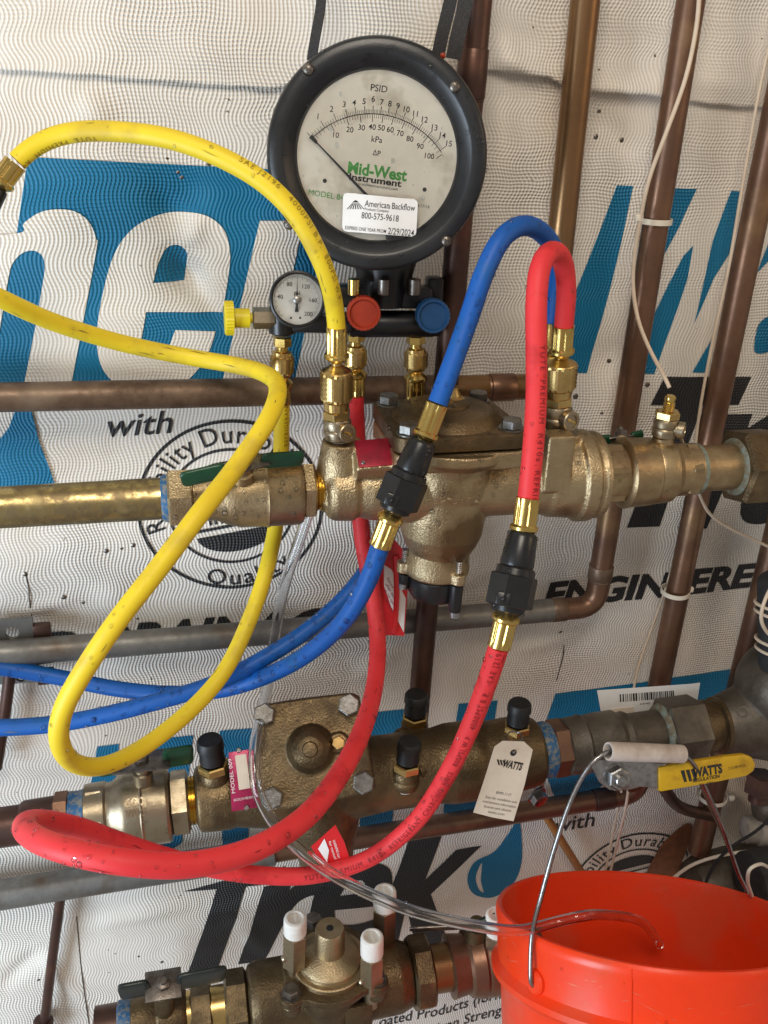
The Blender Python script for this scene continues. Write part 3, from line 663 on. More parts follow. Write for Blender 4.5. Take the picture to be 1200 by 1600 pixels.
# ---- test cocks
def knurl(mb, M, t0, t1, r, n=20, k=6):
    """diamond knurled nut"""
    vs, fs = [], []
    for j in range(k*2+1):
        t = t0+(t1-t0)*j/(k*2)
        for i in range(n*2):
            rr = r*(1.04 if (i+j) % 2 == 0 else .93)
            if j in (0, k*2): rr = r*.97
            a = math.pi*i/n; vs.append(M @ V((rr*math.cos(a), rr*math.sin(a), t)))
    m = n*2
    fs = [(j*m+i, j*m+(i+1) % m, (j+1)*m+(i+1) % m, (j+1)*m+i) for j in range(k*2) for i in range(m)]
    fs += [tuple(range(m))[::-1], tuple(range(k*2*m, k*2*m+m))]
    return mb.add(vs, fs)
def test_cock(o, base, top, sc, m, cap=None, side=(.55, -.8, .05), name='test_cock'):
    """base->top gives the axis; sc metres per unit (unit = 1 photo pixel of the big one)"""
    ax = (top-base); L = ax.length; M = frame(base, ax, V((1, 0, 0))); u = L/64.
    mb = MB(); mb.lathe(M, [(-6*u, 12*u), (4*u, 12*u), (5*u, 11*u)], 24)
    mb.lathe(M, [(3*u, 16*u), (7*u, 22*u), (18*u, 24.5*u), (23*u, 23.5*u), (25*u, 21.5*u), (27*u, 23.5*u), (36*u, 24*u), (42*u, 21*u), (44*u, 14*u)], 28)
    tc = mb.build(name, m, o, 35)
    mb = MB(); mb.hexn(M, 42*u, 57*u, 24*u, .2); mb.build('hex_collar', 'brass_nut', tc, 25)
    mb = MB(); mb.lathe(M, [(-1*u, 15*u), (3*u, 15.5*u), (5*u, 13*u)], 20); mb.build('seal_ring', 'white_plastic', tc)
    sd = V(side).normalized(); S = frame(base+ax*(22/64.), sd); mb = MB()
    mb.lathe(S, [(10*u, 13*u), (24*u, 13*u), (25*u, 16*u), (35*u, 16*u), (36.5*u, 14.5*u), (36.5*u, 10.5*u), (34*u, 10*u), (34*u, 0.01*u)], 28, cap=False); st = mb.build('operating_stem', m, tc, 35)
    mb = MB(); mb.box(S @ Matrix.Translation((0, 0, 34.6*u)) @ Matrix.Rotation(1.2, 4, 'Z'), 3.5*u, 17*u, 2.4*u, .0002); mb.build('screw_slot', 'brass', tc)
    if cap == 'thread':
        mb = MB(); pr = []
        for k in range(6): pr += [(56*u+k*3*u, 9.5*u), (57.5*u+k*3*u, 11*u)]
        mb.lathe(M, pr+[(74*u, 9*u), (78*u, 10.5*u), (84*u, 10.5*u), (87*u, 7*u)], 24); mb.build('flare_end', 'brass', tc, 25)
    elif cap: 
        mb = MB(); mb.lathe(M, [(52*u, 9*u), (66*u, 9*u)], 16); mb.build('neck', 'brass_nut', tc)
        mb = MB()
        if cap == 'black': mb.lathe(M, [(60*u, 17*u), (62*u, 20*u), (84*u, 18.5*u), (86*u, 21*u), (98*u, 20.5*u), (102*u, 18*u), (103*u, .1*u)], 28, cap=False); mb.build('dust_cap', 'rubber', tc, 50)
    return tc, M, u
# ---- hose ends: knurled swivel nut + crimped ferrule
HR = .0070
def crimp(mb, M, t0, t1, r, ring=True):
    """crimped brass ferrule with eight flats, ring collar at t0"""
    n = 96; vs = []; J = 6
    for j in range(J+1):
        t = t0+(t1-t0)*j/J
        for i in range(n):
            a = 2*math.pi*i/n; f = 1-.13*abs(math.cos(3.5*a))**14; f = 1.02 if j in (J,) else f
            vs.append(M @ V((r*f*math.cos(a), r*f*math.sin(a), t)))
    mb.add(vs, [(j*n+i, j*n+(i+1) % n, (j+1)*n+(i+1) % n, (j+1)*n+i) for j in range(J) for i in range(n)] + [tuple(range(n))[::-1], tuple(range(J*n, J*n+n))])
    if ring:
        s = 1 if t1 > t0 else -1
        mb.lathe(M, [(t0-s*r*.8, r*.62), (t0-s*r*.5, r*1.0), (t0-s*r*.3, r*1.2), (t0-s*r*.05, r*1.2), (t0+s*r*.12, r)], 36)
    return mb
def ferrule(o, a, b, name='ferrule'):
    """a = coupling end, b = hose end (points)"""
    L = (b-a).length; M = frame(a, b-a); mb = MB(); crimp(mb, M, L*.25, L, HR*1.13); mb.lathe(M, [(0, HR*.62), (L*.2, HR*.62)], 20); return mb.build(name, 'brass', o, 30)
def inline_valve(o, a, b):
    """black inline quick coupler between two ferrules"""
    z = b-a; L = z.length; M = frame(a, z, CAM-a); u = L/120.
    mb = MB(); mb.lathe(M, [(0, 14*u), (3*u, 19*u), (8*u, 21*u), (46*u, 24*u), (50*u, 23*u), (53*u, 27*u), (62*u, 28*u), (66*u, 25*u)], 32)
    mb.lathe(M, [(106*u, 24*u), (114*u, 23*u), (118*u, 16*u), (120*u, 14*u)], 32)
    b_ = mb.build('coupler_body', 'black', o, 40)
    mb = MB(); mb.hexn(M, 62*u, 107*u, 34*u, .25, 6, .07); mb.build('coupler_collar', 'black', b_, 25)
    mb = MB(); mb.box(M @ Matrix.Translation((26*u, 9*u, 97*u)), 12*u, 20*u, 18*u, 2*u); mb.ball(M @ V((33*u, 9*u, 97*u)), 3.2*u, 10, 6); mb.build('latch', 'black', b_)
    return b_
def at(path, s):
    P, T, Nn, B, L = path; s = max(0, min(L[-1], s)); lo, hi = 0, len(L)-1
    while hi-lo > 1:
        m = (lo+hi)//2
        if L[m] <= s: lo = m
        else: hi = m
    k = (s-L[lo])/max(1e-9, L[hi]-L[lo]); return P[lo].lerp(P[hi], k), T[lo].lerp(T[hi], k).normalized()
def near_s(path, x, y, d):
    q = pt(x, y, d); i = min(range(len(path[0])), key=lambda k: (path[0][k]-q).length); return path[4][i]
def hose_text(mb, s, path, s0, h, rev=False, ang=0.):
    def fn(u, v):
        p, t = at(path, s0+(-u if rev else u))
        if rev: t = -t
        c = (CAM-p).normalized(); e = (c-t*c.dot(t)).normalized(); up = e.cross(t); a = ang+(v-h/2)/HR
        return p+(e*math.cos(a)+up*math.sin(a))*(HR+.0004)
    put_text(mb, s, fn, None, h, bold=.0, spacing=1.25, center=False)
def hose_body(o, pts, m, name='hose_length'):
    path = spline([pt(*p) for p in pts], .005); mb = MB(); mb.tube(path, HR, 22); return mb.build(name, m, o, 80), path

# ---- upper backflow preventer
bf = empty('backflow_preventer', U.p(690), 'large cast bronze backflow preventer with round bolted cover on the upper line', 'valve')
mb = MB()
U.lathe(mb, [(508, 40), (512, 46), (520, 50), (548, 52), (556, 46), (575, 52), (640, 58), (720, 60)], 40)      # inlet barrel
U.lathe(mb, [(700, 56), (800, 56), (842, 58), (850, 62), (878, 65), (890, 66), (893, 72), (911, 72.5), (914, 66), (920, 66), (922, 69), (930, 68), (932, 60), (936, 45)], 44)   # outlet barrel
c0 = pt(703, 645, .125); RC = .060
Zc = V((0, 0, 1)); cb = c0-Zc*.026
Bm = frame(cb, -Zc)
relP = pt(685, 880, .13); ctr = V((c0.x, c0.y, U.p(690).z))
ty = lambda y: cb.z-pt(690, y, .13).z
mb.lathe(frame(cb, relP-cb), [(-.004, .055), (.004, .055), (.010, .048), (ty(715), .0425), (ty(740), .040), (ty(745), .0385), (ty(800), .0375), (ty(830), .0355), (ty(845), .032), (ty(855), .0285), (ty(862), .0265), (ty(872), .0265)], 44)
mb.ball(ctr.lerp(cb, .25), .043, 28, 18)
mb.lathe(frame(pt(533, 790, .13), V((0, 0, 1))), [(0, .020), (.01, .024), (.045, .0185), (.058, .016)], 28)            # riser under the left test cock
mb.lathe(frame(pt(868, 790, .13), V((0, 0, 1))), [(0, .02), (.02, .024), (.055, .0165), (.070, .0155)], 28)
mb.box(frame(pt(592, 707, .150)-V((-.05, -.55, .83)).normalized()*.0085, V((-.05, -.55, .83)), U.dir), .040, .029, .016, .002)
bolts = [pt(608, 622, .0863), pt(745, 618, .0887), pt(800, 658, .1562), pt(640, 668, .1601)]
bolts = [V((-.0188, -.0863, c0.z)), V((.0600, -.0880, c0.z)), V((.0660, -.1590, c0.z)), V((-.0186, -.1595, c0.z))]
cc = sum(bolts, V())/4
fl = frame(cc-Zc*.030, Zc, V((1, 0, 0)))
def hull(r, n=7):
    out = []
    for b_ in bolts:
        c_ = V((b_.x-cc.x, b_.y-cc.y)); a0 = math.atan2(c_.y, c_.x)
        out += [(c_.x+r*math.cos(a0+R_(-58+116*k/(n-1))), c_.y+r*math.sin(a0+R_(-58+116*k/(n-1)))) for k in range(n)]
    return sorted(out, key=lambda p: math.atan2(p[1], p[0]))
FM = frame(cc, Zc, V((1, 0, 0)))
mb.plate(FM, hull(.0130), -.034, -.0185, .002)
mb.box(frame(pt(868, 720, .155), V((0, -1, 0))), .024, .05, .02, .002)
body = mb.build('body', 'bronze', bf, remesh=.0012, sm=2)
mb = MB(); mb.plate(FM, hull(.0135), -.0165, -.0035, .0016)
mb.lathe(FM, [(-.006, .046), (-.0034, .0455), (-.001, .043), (.0035, .038), (.0045, .035), (.005, .001)], 44)
mb.lathe(FM @ Matrix.Translation((.004, .006, 0)), [(.003, .017), (.006, .0165), (.0085, .013), (.009, .001)], 30)
cover = mb.build('cover', 'bronze_dark', bf, 35)
for b_ in bolts: mb = MB(); bolt(mb, frame(b_-Zc*.0035, Zc), .0088, .0085, .0105); mb.build('cover_bolt', 'steel_dull', cover, 25)
mb = MB(); mb.lathe(frame(cc+Zc*.004+V((.008, .012, 0)), Zc), [(0, .011), (.004, .0105), (.006, .007), (.007, .007), (.011, .0045), (.014, .0045)], 24); mb.build('cover_plug', 'brass_nut', cover)
dew(cover, 200, .0006, .0022, 21, .2)
# relief valve at the bottom
rd = (relP-cb).normalized(); Rm = frame(pt(684, 862, .13), rd, V((1, 0, 0)))
mb = MB(); mb.lathe(Rm, [(-.004, .026), (.004, .0275), (.014, .029), (.018, .0285), (.020, .026)], 40)
for a in (65, 185, 305): mb.lathe(Rm @ Matrix.Translation((.029*math.cos(R_(a)), .029*math.sin(R_(a)), 0)), [(.009, .0065), (.019, .0065)], 18)
rv = mb.build('relief_flange', 'bronze', bf, remesh=.001, sm=3)
mb = MB(); mb.lathe(Rm, [(.0202, .0235), (.022, .0250), (.037, .0242), (.041, .022), (.0415, .001)], 40)
for a in (65, 185, 305): mb.lathe(Rm @ Matrix.Translation((.0275*math.cos(R_(a)), .0275*math.sin(R_(a)), 0)), [(.0202, .0062), (.044 if a == 65 else .028, .0058), (.046 if a == 65 else .030, .005)], 18)
mb.build('relief_cap', 'black', bf)
for a in (65, 185, 305):
    Q = Rm @ Matrix.Translation((.0285*math.cos(R_(a)), .0285*math.sin(R_(a)), 0)); mb = MB(); pr = []
    for k in range(7): pr += [(.009-.0018*k, .0026), (.0081-.0018*k, .0031)]
    mb.lathe(Q, pr, 14); mb.build('relief_screw', 'steel', bf, 25); zt = .046 if a == 65 else .030; mb = MB(); mb.lathe(Q, [(zt, .0046), (zt+.005, .0044)], 14); mb.build('relief_nut', 'steel', bf, 25)
mb = MB(); Pm = frame(pt(592, 707, .150), V((-.05, -.55, .83)), U.dir); mb.box(Pm, .036, .026, .0014, .0003); npl = mb.build('name_plate', 'plate_red', bf)
for sx in (-.014, .014): mb = MB(); mb.lathe(Pm @ Matrix.Translation((sx, -.009, .0006)), [(0, .0018), (.0009, .0014)], 10); mb.build('rivet', 'steel', npl)
# raised foundry marks on the bowl
mb = MB(); Mk = frame(pt(703, 783, .182), V((-.1, -1, .12)), V((1, 0, .03)))
for k in range(9): mb.box(Mk @ Matrix.Translation((-.022+.0055*k, .002*math.sin(k*2.1), 0)) @ Matrix.Rotation(.5*math.sin(k*3.), 4, 'Z'), .0042, .0022, .002, .0006)
mb.build('foundry_mark', 'bronze', bf)
dew(body, 220, .0006, .0021, 22, -.2)
TC1 = test_cock(bf, pt(529, 690, .13), pt(525, 634, .13), 0, 'nickel', None, (.30, -.85, .1))
TC4 = test_cock(bf, pt(869, 672, .13), pt(872, 612, .13), 0, 'nickel', None, (.30, -.9, .1))
TC3 = test_cock(bf, pt(858, 660, .095), pt(860, 606, .095), 0, 'nickel', None, (-.8, -.3, .1))
# hex nipple and right hand ball valve
vR, bR = ball_valve(U, 'brass ball valve with bleed cock right of the upper backflow preventer',
    [(930, 30), (934, 46), (966, 46), (968, 52), (972, 56), (980, 55), (1012, 53), (1014, 51), (1016, 52), (1040, 50), (1050, 42), (1084, 40)],
    [(932, 966, 50), (1062, 1082, 44)], 'valve_body', 'green', ((905, 690, .10), (955, 687, .105), (985, 684, .105), (1004, 680, .105), 20), 972)
dew(bR, 40, .0005, .0014, 31)
mb = MB(); mb.lathe(frame(pt(1034, 715, .13), pt(1036, 690, .13)-pt(1034, 715, .13)), [(-.004, .015), (.006, .0095), (.02, .009)], 22); mb.build('cock_boss', 'valve_body', vR)
test_cock(vR, pt(1036, 686, .13), pt(1045, 636, .13), 0, 'nickel', 'thread', (.75, -.6, .05), 'bleed_cock')
o = empty('brass_union', U.p(1140), 'bronze hex union with green patina at the right edge of the upper line', 'union')
mb = MB(); U.lathe(mb, [(1078, 36), (1150, 36)], 40); mb.build('tail_pipe', 'valve_body', o)
mb = MB(); U.lathe(mb, [(1081, 38), (1083, 40.5), (1088, 40.5), (1090, 37)], 36); mb.build('patina_ring', 'patina', o)
mb = MB(); U.hexn(mb, 1146, 1208, 62, 6, .25); mb.build('union_nut', 'bronze_dark', o, 25)
mb = MB(); U.lathe(mb, [(1143, 37), (1144, 43), (1147, 46)], 36); mb.build('patina_ring', 'patina', o)
mb = MB(); U.lathe(mb, [(1205, 48), (1600, 48)], 36); mb.build('tail_pipe', 'bronze_dark', o)

# ================================================================ TEST KIT: large differential gauge, manifold, small gauge
kit = empty('backflow_test_kit', pt(600, 480, .07), 'black backflow test kit with large round pressure gauge hanging from straps', 'gauge')
gF = pt(589, 246, .105); gn = (CAM-gF).normalized(); gup = V((.085, 0, 1)); gx = gup.cross(gn)
G = frame(gF, gn, gx); gm = mpp(589, 246, .105); Gi = G.inverted()
def gl(x, y, z=0.):                                   # photo pixel -> local dial coordinates on the plane at height z
    p = onplane(x, y, gF+gn*z, gn); q = Gi @ p; return (q.x, q.y)
zl = lambda x, y: gl(400+x/3, y/3, -.006)             # coordinates read from a 3x enlargement
RO, RI, RD = 173*gm, 146*gm, 126*gm
mb = MB(); mb.lathe(G, [(-.062, RO*.62), (-.060, RO*.72), (-.030, RO*.76), (-.028, RO*.93), (-.026, RO*.985), (-.022, RO), (-.004, RO), (0, RO*.985), (.0015, RO*.96), (.002, RI*1.02), (.0012, RI), (-.004, RD*1.035), (-.009, RD), (-.012, RD*.99)], 128, cap=False)
mb.lathe(G, [(-.0622, .001), (-.062, RO*.62)], 64, cap=False); case = mb.build('gauge_case', 'bezel', kit, 40)
DZ = -.0085
mb = MB(); mb.lathe(G, [(DZ-.003, RD*1.0), (DZ, RD*1.0)], 96); dial = mb.build('dial', 'dial', kit)
for x, y in ((482, 109), (710, 136), (697, 376), (452, 350)):
    q = gl(x, y); M = G @ Matrix.Translation((q[0], q[1], .0012)); mb = MB(); mb.lathe(M, [(0, .0042), (.0012, .0042), (.0026, .0030), (.003, .0005)], 20); sc = mb.build('bezel_screw', 'steel_dark', kit, 50)
    mb = MB(); mb.box(M @ Matrix.Translation((0, 0, .0027)) @ Matrix.Rotation(.6, 4, 'Z'), .0044, .0009, .0008); mb.box(M @ Matrix.Translation((0, 0, .0027)) @ Matrix.Rotation(2.17, 4, 'Z'), .0044, .0009, .0008); mb.build('cross_slot', 'steel_dark', sc)
# scale
def circ3(a, b, c):
    ax, ay = a; bx, by = b; cx, cy = c; d = 2*(ax*(by-cy)+bx*(cy-ay)+cx*(ay-by))
    ux = ((ax*ax+ay*ay)*(by-cy)+(bx*bx+by*by)*(cy-ay)+(cx*cx+cy*cy)*(ay-by))/d; uy = ((ax*ax+ay*ay)*(cx-bx)+(bx*bx+by*by)*(ax-cx)+(cx*cx+cy*cy)*(bx-ax))/d
    return (ux, uy), math.hypot(ax-ux, ay-uy)
(ccx, ccy), CR = circ3(zl(265, 645), zl(545, 533), zl(870, 715))
TZ = DZ+.0004; angof = lambda p: math.atan2(p[1]-ccy, p[0]-ccx)
mb = MB()
def rad_bar(a, r0, r1, wd):
    c, s = math.cos(a), math.sin(a); q = [(ccx+c*r0-s*wd, ccy+s*r0+c*wd), (ccx+c*r1-s*wd, ccy+s*r1+c*wd), (ccx+c*r1+s*wd, ccy+s*r1-c*wd), (ccx+c*r0+s*wd, ccy+s*r0-c*wd)]
    mb.add([G @ V((x, y, TZ)) for x, y in q], [(0, 1, 2, 3)])
psi = [(0, (252, 640)), (1, (290, 545)), (2, (354, 510)), (3, (413, 488)), (4, (460, 480)), (5, (507, 474)), (6, (550, 462)), (7, (590, 478)), (8, (628, 485)), (9, (666, 496)), (10, (707, 512)), (11, (748, 532)), (12, (792, 560)), (13, (838, 597)), (14, (876, 634)), (15, (906, 672))]
kpa = [(0, (262, 655)), (10, (375, 632)), (20, (440, 607)), (30, (495, 597)), (40, (545, 594)), (50, (588, 598)), (60, (630, 607)), (70, (676, 624)), (80, (722, 650)), (90, (770, 685)), (100, (814, 731))]
for rows, sg, sub in ((psi, 1, 5), (kpa, -1, 5)):
    A = [angof(zl(*p)) for _, p in rows]
    if sg < 0: A[-1] = angof(zl(850, 740))
    A[0] = angof(zl(262, 648))
    for i, a in enumerate(A):
        rad_bar(a, CR, CR+sg*.0056, .00022)
        if i < len(A)-1:
            for k in range(1, sub): rad_bar(a+(A[i+1]-a)*k/sub, CR, CR+sg*.0030, .00013)
a0, a1 = angof(zl(262, 648)), angof(zl(870, 715)); n = 60
for k in range(n):
    p, q = a0+(a1-a0)*k/n, a0+(a1-a0)*(k+1)/n
    mb.add([G @ V((ccx+math.cos(t)*r, ccy+math.sin(t)*r, TZ)) for t, r in ((p, CR-.00025), (q, CR-.00025), (q, CR+.00025), (p, CR+.00025))], [(0, 1, 2, 3)])
mb.build('scale_ticks', 'ink', dial)
mb = MB(); tl = -.02
for v, p in psi[1:]: plane_text(mb, str(v), G, zl(*p), .0040, tl, None, TZ, bold=.004)
for v, p in kpa[1:]: plane_text(mb, str(v), G, zl(*p), .0038, tl, None, TZ, bold=.004)
for s, p, h in (('PSID', (577, 413), .0046), ('kPa', (567, 653), .0042), ('∆P', (566, 717), .0036)): plane_text(mb, s, G, zl(*p), h, tl, None, TZ)
plane_text(mb, 'Instrument', G, zl(560, 844), .0046, tl, .040, TZ, bold=.03); plane_text(mb, 'www.midwestinstrument.com', G, zl(560, 872), .0021, tl, .034, TZ); plane_text(mb, '3/17/18', G, zl(785, 967), .0022, tl, None, TZ)
for p in ((322, 848), (791, 889)): c = zl(*p); mb.lathe(G @ Matrix.Translation((*c, DZ+.0002)), [(0, .0016), (.0003, .0016)], 16)
mb.build('dial_lettering', 'ink', dial)
mb = MB(); plane_text(mb, 'Mid-West', G, zl(570, 803), .0082, tl, .045, TZ, bold=.035); mb.build('dial_logo', 'ink_green', dial)
mb = MB(); plane_text(mb, 'MODEL 845', G, zl(338, 915), .0042, tl-.02, None, TZ); mb.build('dial_model_lettering', 'ink_green', dial)
mb = MB(); p, q = zl(256, 638), zl(585, 985); L = math.hypot(q[0]-p[0], q[1]-p[1]); a = math.atan2(q[1]-p[1], q[0]-p[0]); M = G @ Matrix.Translation((p[0], p[1], TZ+.0016)) @ Matrix.Rotation(a, 4, 'Z')
mb.plate(M, [(0, -.0016), (.006, -.0012), (.0065, -.0005), (L*.75, -.0011), (L, -.002), (L, .002), (L*.75, .0011), (.0065, .0005), (.006, .0012), (0, .0016)], 0, .0006)
mb.lathe(G @ Matrix.Translation((*q, TZ)), [(0, .004), (.0028, .004)], 20); mb.build('needle', 'ink', kit)
c = zl(655, 1105); mb = MB(); mb.lathe(G @ Matrix.Translation((*c, TZ)), [(0, .008), (.003, .0078), (.0033, .007)], 28); mb.build('adjuster_knob', 'bezel', kit)
# lens (real pane) and sticker on it
LZ = -.0040
mb = MB(); mb.lathe(G, [(LZ-.0016, RD*1.03), (LZ, RD*1.03)], 96); lens = mb.build('lens', 'glass', kit)
z3 = lambda x, y: gl(400+x/3, y/3, LZ)
cs = [z3(*p) for p in ((408, 902), (760, 936), (750, 1110), (404, 1084))]; SZ = LZ+.0003
mb = MB(); cx_ = sum(p[0] for p in cs)/4; cy_ = sum(p[1] for p in cs)/4
rc = []
for i in range(4):
    p, a, b = cs[i], cs[i-1], cs[(i+1) % 4]; va = V((a[0]-p[0], a[1]-p[1])).normalized()*.003; vb = V((b[0]-p[0], b[1]-p[1])).normalized()*.003
    rc += [(p[0]+va.x, p[1]+va.y), (p[0]+va.x*.3+vb.x*.3, p[1]+va.y*.3+vb.y*.3), (p[0]+vb.x, p[1]+vb.y)]
mb.plate(G, rc[::-1], SZ, SZ+.0003); stk = mb.build('sticker', 'paper', kit, label='white calibration sticker on the gauge glass')
sa = math.atan2(cs[1][1]-cs[0][1], cs[1][0]-cs[0][0]); mb = MB(); SZ += .00045
for s, p, h, wd in (('American Backflow', (628, 963), .0046, .0385), ('Products Company', (566, 984), .0020, .0185), ('800-575-9618', (582, 1016), .0046, .0285), ('EXPIRES ONE YEAR FROM', (514, 1075), .0026, .0315), ('2/29/2024', (680, 1087), .0048, .0200)):
    plane_text(mb, s, G, z3(*p), h, sa, wd, SZ, bold=.006)
for k in range(7):
    a, b = z3(467+(k-3)*5, 953), z3(467+(k-3)*13, 980); wd = .0003; mb.add([G @ V((a[0]-wd, a[1], SZ)), G @ V((a[0]+wd, a[1], SZ)), G @ V((b[0]+wd*1.5, b[1], SZ)), G @ V((b[0]-wd*1.5, b[1], SZ))], [(0, 1, 2, 3)])
a, b, c = z3(450, 949), z3(484, 949), z3(467, 937); mb.add([G @ V((*p, SZ)) for p in (a, b, c)], [(0, 1, 2)])
mb.build('sticker_lettering', 'ink', stk)
dew(case, 240, .0006, .0020, 41, -.9); dew(lens, 30, .0006, .0018, 42, -1)
# hanging straps
def strap(pts, wpx, name='hanging_strap', tw=.35):
    P = spline([pt(*p) for p in pts], .006); mb = MB(); wd = wpx*mpp(*pts[0])/2; vs = []; th = .0011; side = V((math.cos(tw), -math.sin(tw), 0))
    for i, p in enumerate(P[0]):
        t = P[1][i]; s = (side-t*side.dot(t)).normalized(); nn = s.cross(t)
        vs += [p+s*wd+nn*th, p+s*wd-nn*th, p-s*wd-nn*th, p-s*wd+nn*th]
    m = len(P[0]); mb.add(vs, [(4*i+k, 4*i+(k+1) % 4, 4*i+4+(k+1) % 4, 4*i+4+k) for i in range(m-1) for k in range(4)]+[(0, 1, 2, 3)[::-1], (4*m-4, 4*m-3, 4*m-2, 4*m-1)])
    return mb.build(name, 'webbing', kit, 30)
strap([(487, 95, .075), (492, 60, .075), (500, 20, .065), (506, -60, .055), (514, -300, .05)], 15)
strap([(683, 92, .07), (692, 50, .07), (704, 0, .06), (714, -60, .055), (730, -300, .05)], 20)
strap([(708, 92, .085), (714, 60, .085), (724, 20, .075), (736, -60, .065), (754, -300, .05)], 23, tw=.1)
mb = MB(); mb.ball(pt(692, 87, .10), .0022, 10, 6); mb.build('strap_rivet', 'knob_red', kit)
# manifold
Mx = (pt(700, 500, .07)-pt(560, 500, .07)).normalized(); MF = lambda x, y, d: frame(pt(x, y, d), V((-.15, -1, .12)), Mx)
km = mpp(600, 490, .07)
mb = MB(); mb.lathe(frame(pt(545, 506, .066), Mx), [(0, 19*km), (.003, 21*km), (.072, 21*km), (.079, 19*km), (.080, 14*km)], 30)
mb.box(MF(600, 462, .062), 150*km, 34*km, .030, .004); mb.box(MF(678, 455, .060), 26*km, 46*km, .026, .003)
mb.lathe(frame(pt(600, 455, .06), V((0, 0, 1))), [(-.01, 42*km), (.014, 44*km), (.03, 52*km), (.036, 52*km)], 36)
man = mb.build('manifold', 'black', kit)
for x in (553, 600, 648): mb = MB(); mb.lathe(frame(pt(x, 448, .088), V((0, 0, 1))), [(-.006, .005), (.006, .005), (.0065, .004)], 16); mb.build('manifold_bolt', 'brass' if x == 553 else 'steel_dark', man)
def knob(x, y, d, rpx, m, name, dirv):
    k = rpx*mpp(x, y, d); M = frame(pt(x, y, d), V(dirv)); mb = MB(); n = 72; vs = []
    for t, f, flute in ((-.010, .80, 0), (-.009, .97, 1), (.004, 1., 1), (.0055, .95, 0), (.0055, .82, 0), (.0035, .74, 0), (.0035, .02, 0)):
        for i in range(n):
            a = 2*math.pi*i/n; rr = k*f*(1-.035*(i % 3 == 0)*flute); vs.append(M @ V((rr*math.cos(a), rr*math.sin(a), t)))
    mb.add(vs, [(j*n+i, j*n+(i+1) % n, (j+1)*n+(i+1) % n, (j+1)*n+i) for j in range(6) for i in range(n)]); mb.build(name, m, kit, 35)
    mb = MB(); mb.lathe(M, [(-.022, k*.45), (-.009, k*.5)], 20); mb.build('knob_stem', 'brass_nut', kit)
knob(568, 489, .096, 27, 'knob_red', 'control_knob', (-.15, -1, .1)); knob(676, 493, .094, 27, 'knob_blue', 'control_knob', (-.12, -1, .1))
def port(x, y0, y1, d, parent=None):
    """hex, brass neck and knurled swivel nut hanging below the manifold; returns the end point"""
    a, b = pt(x, y0, d), pt(x+(y1-y0)*-.012, y1, d); L = (b-a).length; M = frame(a, b-a); m = mpp(x, y0, d)
    mb = MB(); mb.hexn(M, 0, L*.22, 15*m, .4); mb.lathe(M, [(L*.2, 9*m), (L*.34, 9*m)], 20); p = mb.build('port_fitting', 'brass', kit, 25)
    mb = MB(); mb.lathe(M, [(L*.33, 11*m), (L*.35, 15*m), (L*.46, 16*m)], 30); knurl(mb, M, L*.44, L*.86, 18.5*m, 14, 5); mb.lathe(M, [(L*.85, 16*m), (L*.93, 15*m), (L, 10*m)], 30); mb.build('swivel_nut', 'brass_nut', p, 8)
    return b, (b-a).normalized()
pY = port(441, 526, 592, .066); pR = port(555, 520, 578, .064); pB = port(650, 524, 582, .058)
# small pressure gauge with its side valve
sF = pt(465, 468, .098); sn = (CAM-sF).normalized(); S = frame(sF, sn, V((.03, 0, 1)).cross(sn)); sm_ = mpp(465, 468, .098)
mb = MB(); mb.lathe(S, [(-.020, 30*sm_), (-.019, 42*sm_), (-.002, 44.5*sm_), (.001, 43.5*sm_), (.0015, 41*sm_), (.0005, 38.8*sm_), (-.0015, 38.5*sm_)], 64, cap=False); mb.lathe(S, [(-.0205, .001), (-.02, 30*sm_)], 40, cap=False); mb.build('small_gauge_case', 'black', kit)
mb = MB(); mb.lathe(S, [(-.004, 38.6*sm_), (-.0028, 38.6*sm_)], 64); sd_ = mb.build('small_dial', 'dial_white', kit)
Si = S.inverted(); sp = lambda x, y: (lambda q: (q.x, q.y))(Si @ onplane(340+x/3, 400+y/3, sF-sn*.0028, sn)); sc0 = sp(372, 205); mb = MB()
for s, p in (('80', (337, 132)), ('120', (415, 143)), ('40', (293, 190)), ('160', (449, 207)), ('200', (426, 271)), ('psi', (372, 172))): plane_text(mb, s, S, sp(*p), .0032, 0, None, -.0024, bold=.006)
for k in range(61):
    a = R_(228-276*k/60); r1 = 36.5*sm_; r0 = r1-(.0026 if k % 3 == 0 else .0014); c, s = math.cos(a), math.sin(a); wd = .00012
    mb.add([S @ V((sc0[0]+c*r-s*w_, sc0[1]+s*r+c*w_, -.0024)) for r, w_ in ((r0, wd), (r1, wd), (r1, -wd), (r0, -wd))], [(0, 1, 2, 3)])
for dx in (-28, 15): q = sp(372+dx, 290); mb.lathe(S @ Matrix.Translation((*q, -.0027)), [(0, .0009), (.0003, .0009)], 10)
mb.build('small_dial_marks', 'ink', sd_)
mb = MB(); t_ = sp(374, 96); b_ = sp(371, 262); mb.add([S @ V((*p, -.0012)) for p in ((sc0[0]-.0006, sc0[1]), t_, (sc0[0]+.0006, sc0[1]))], [(0, 1, 2)]); mb.add([S @ V((*p, -.0012)) for p in ((sc0[0]-.0004, sc0[1]), (sc0[0]+.0004, sc0[1]), (b_[0]+.0016, b_[1]), (b_[0]-.0016, b_[1]))], [(0, 1, 2, 3)]); mb.build('small_needle', 'ink', kit)
mb = MB(); mb.lathe(S @ Matrix.Translation((*sc0, -.0022)), [(0, .003), (.002, .003), (.0026, .002)], 18); mb.build('needle_hub', 'steel', kit)
mb = MB(); mb.lathe(S, [(-.0006, 38.4*sm_), (0, 38.4*sm_)], 48); mb.build('small_lens', 'glass', kit)
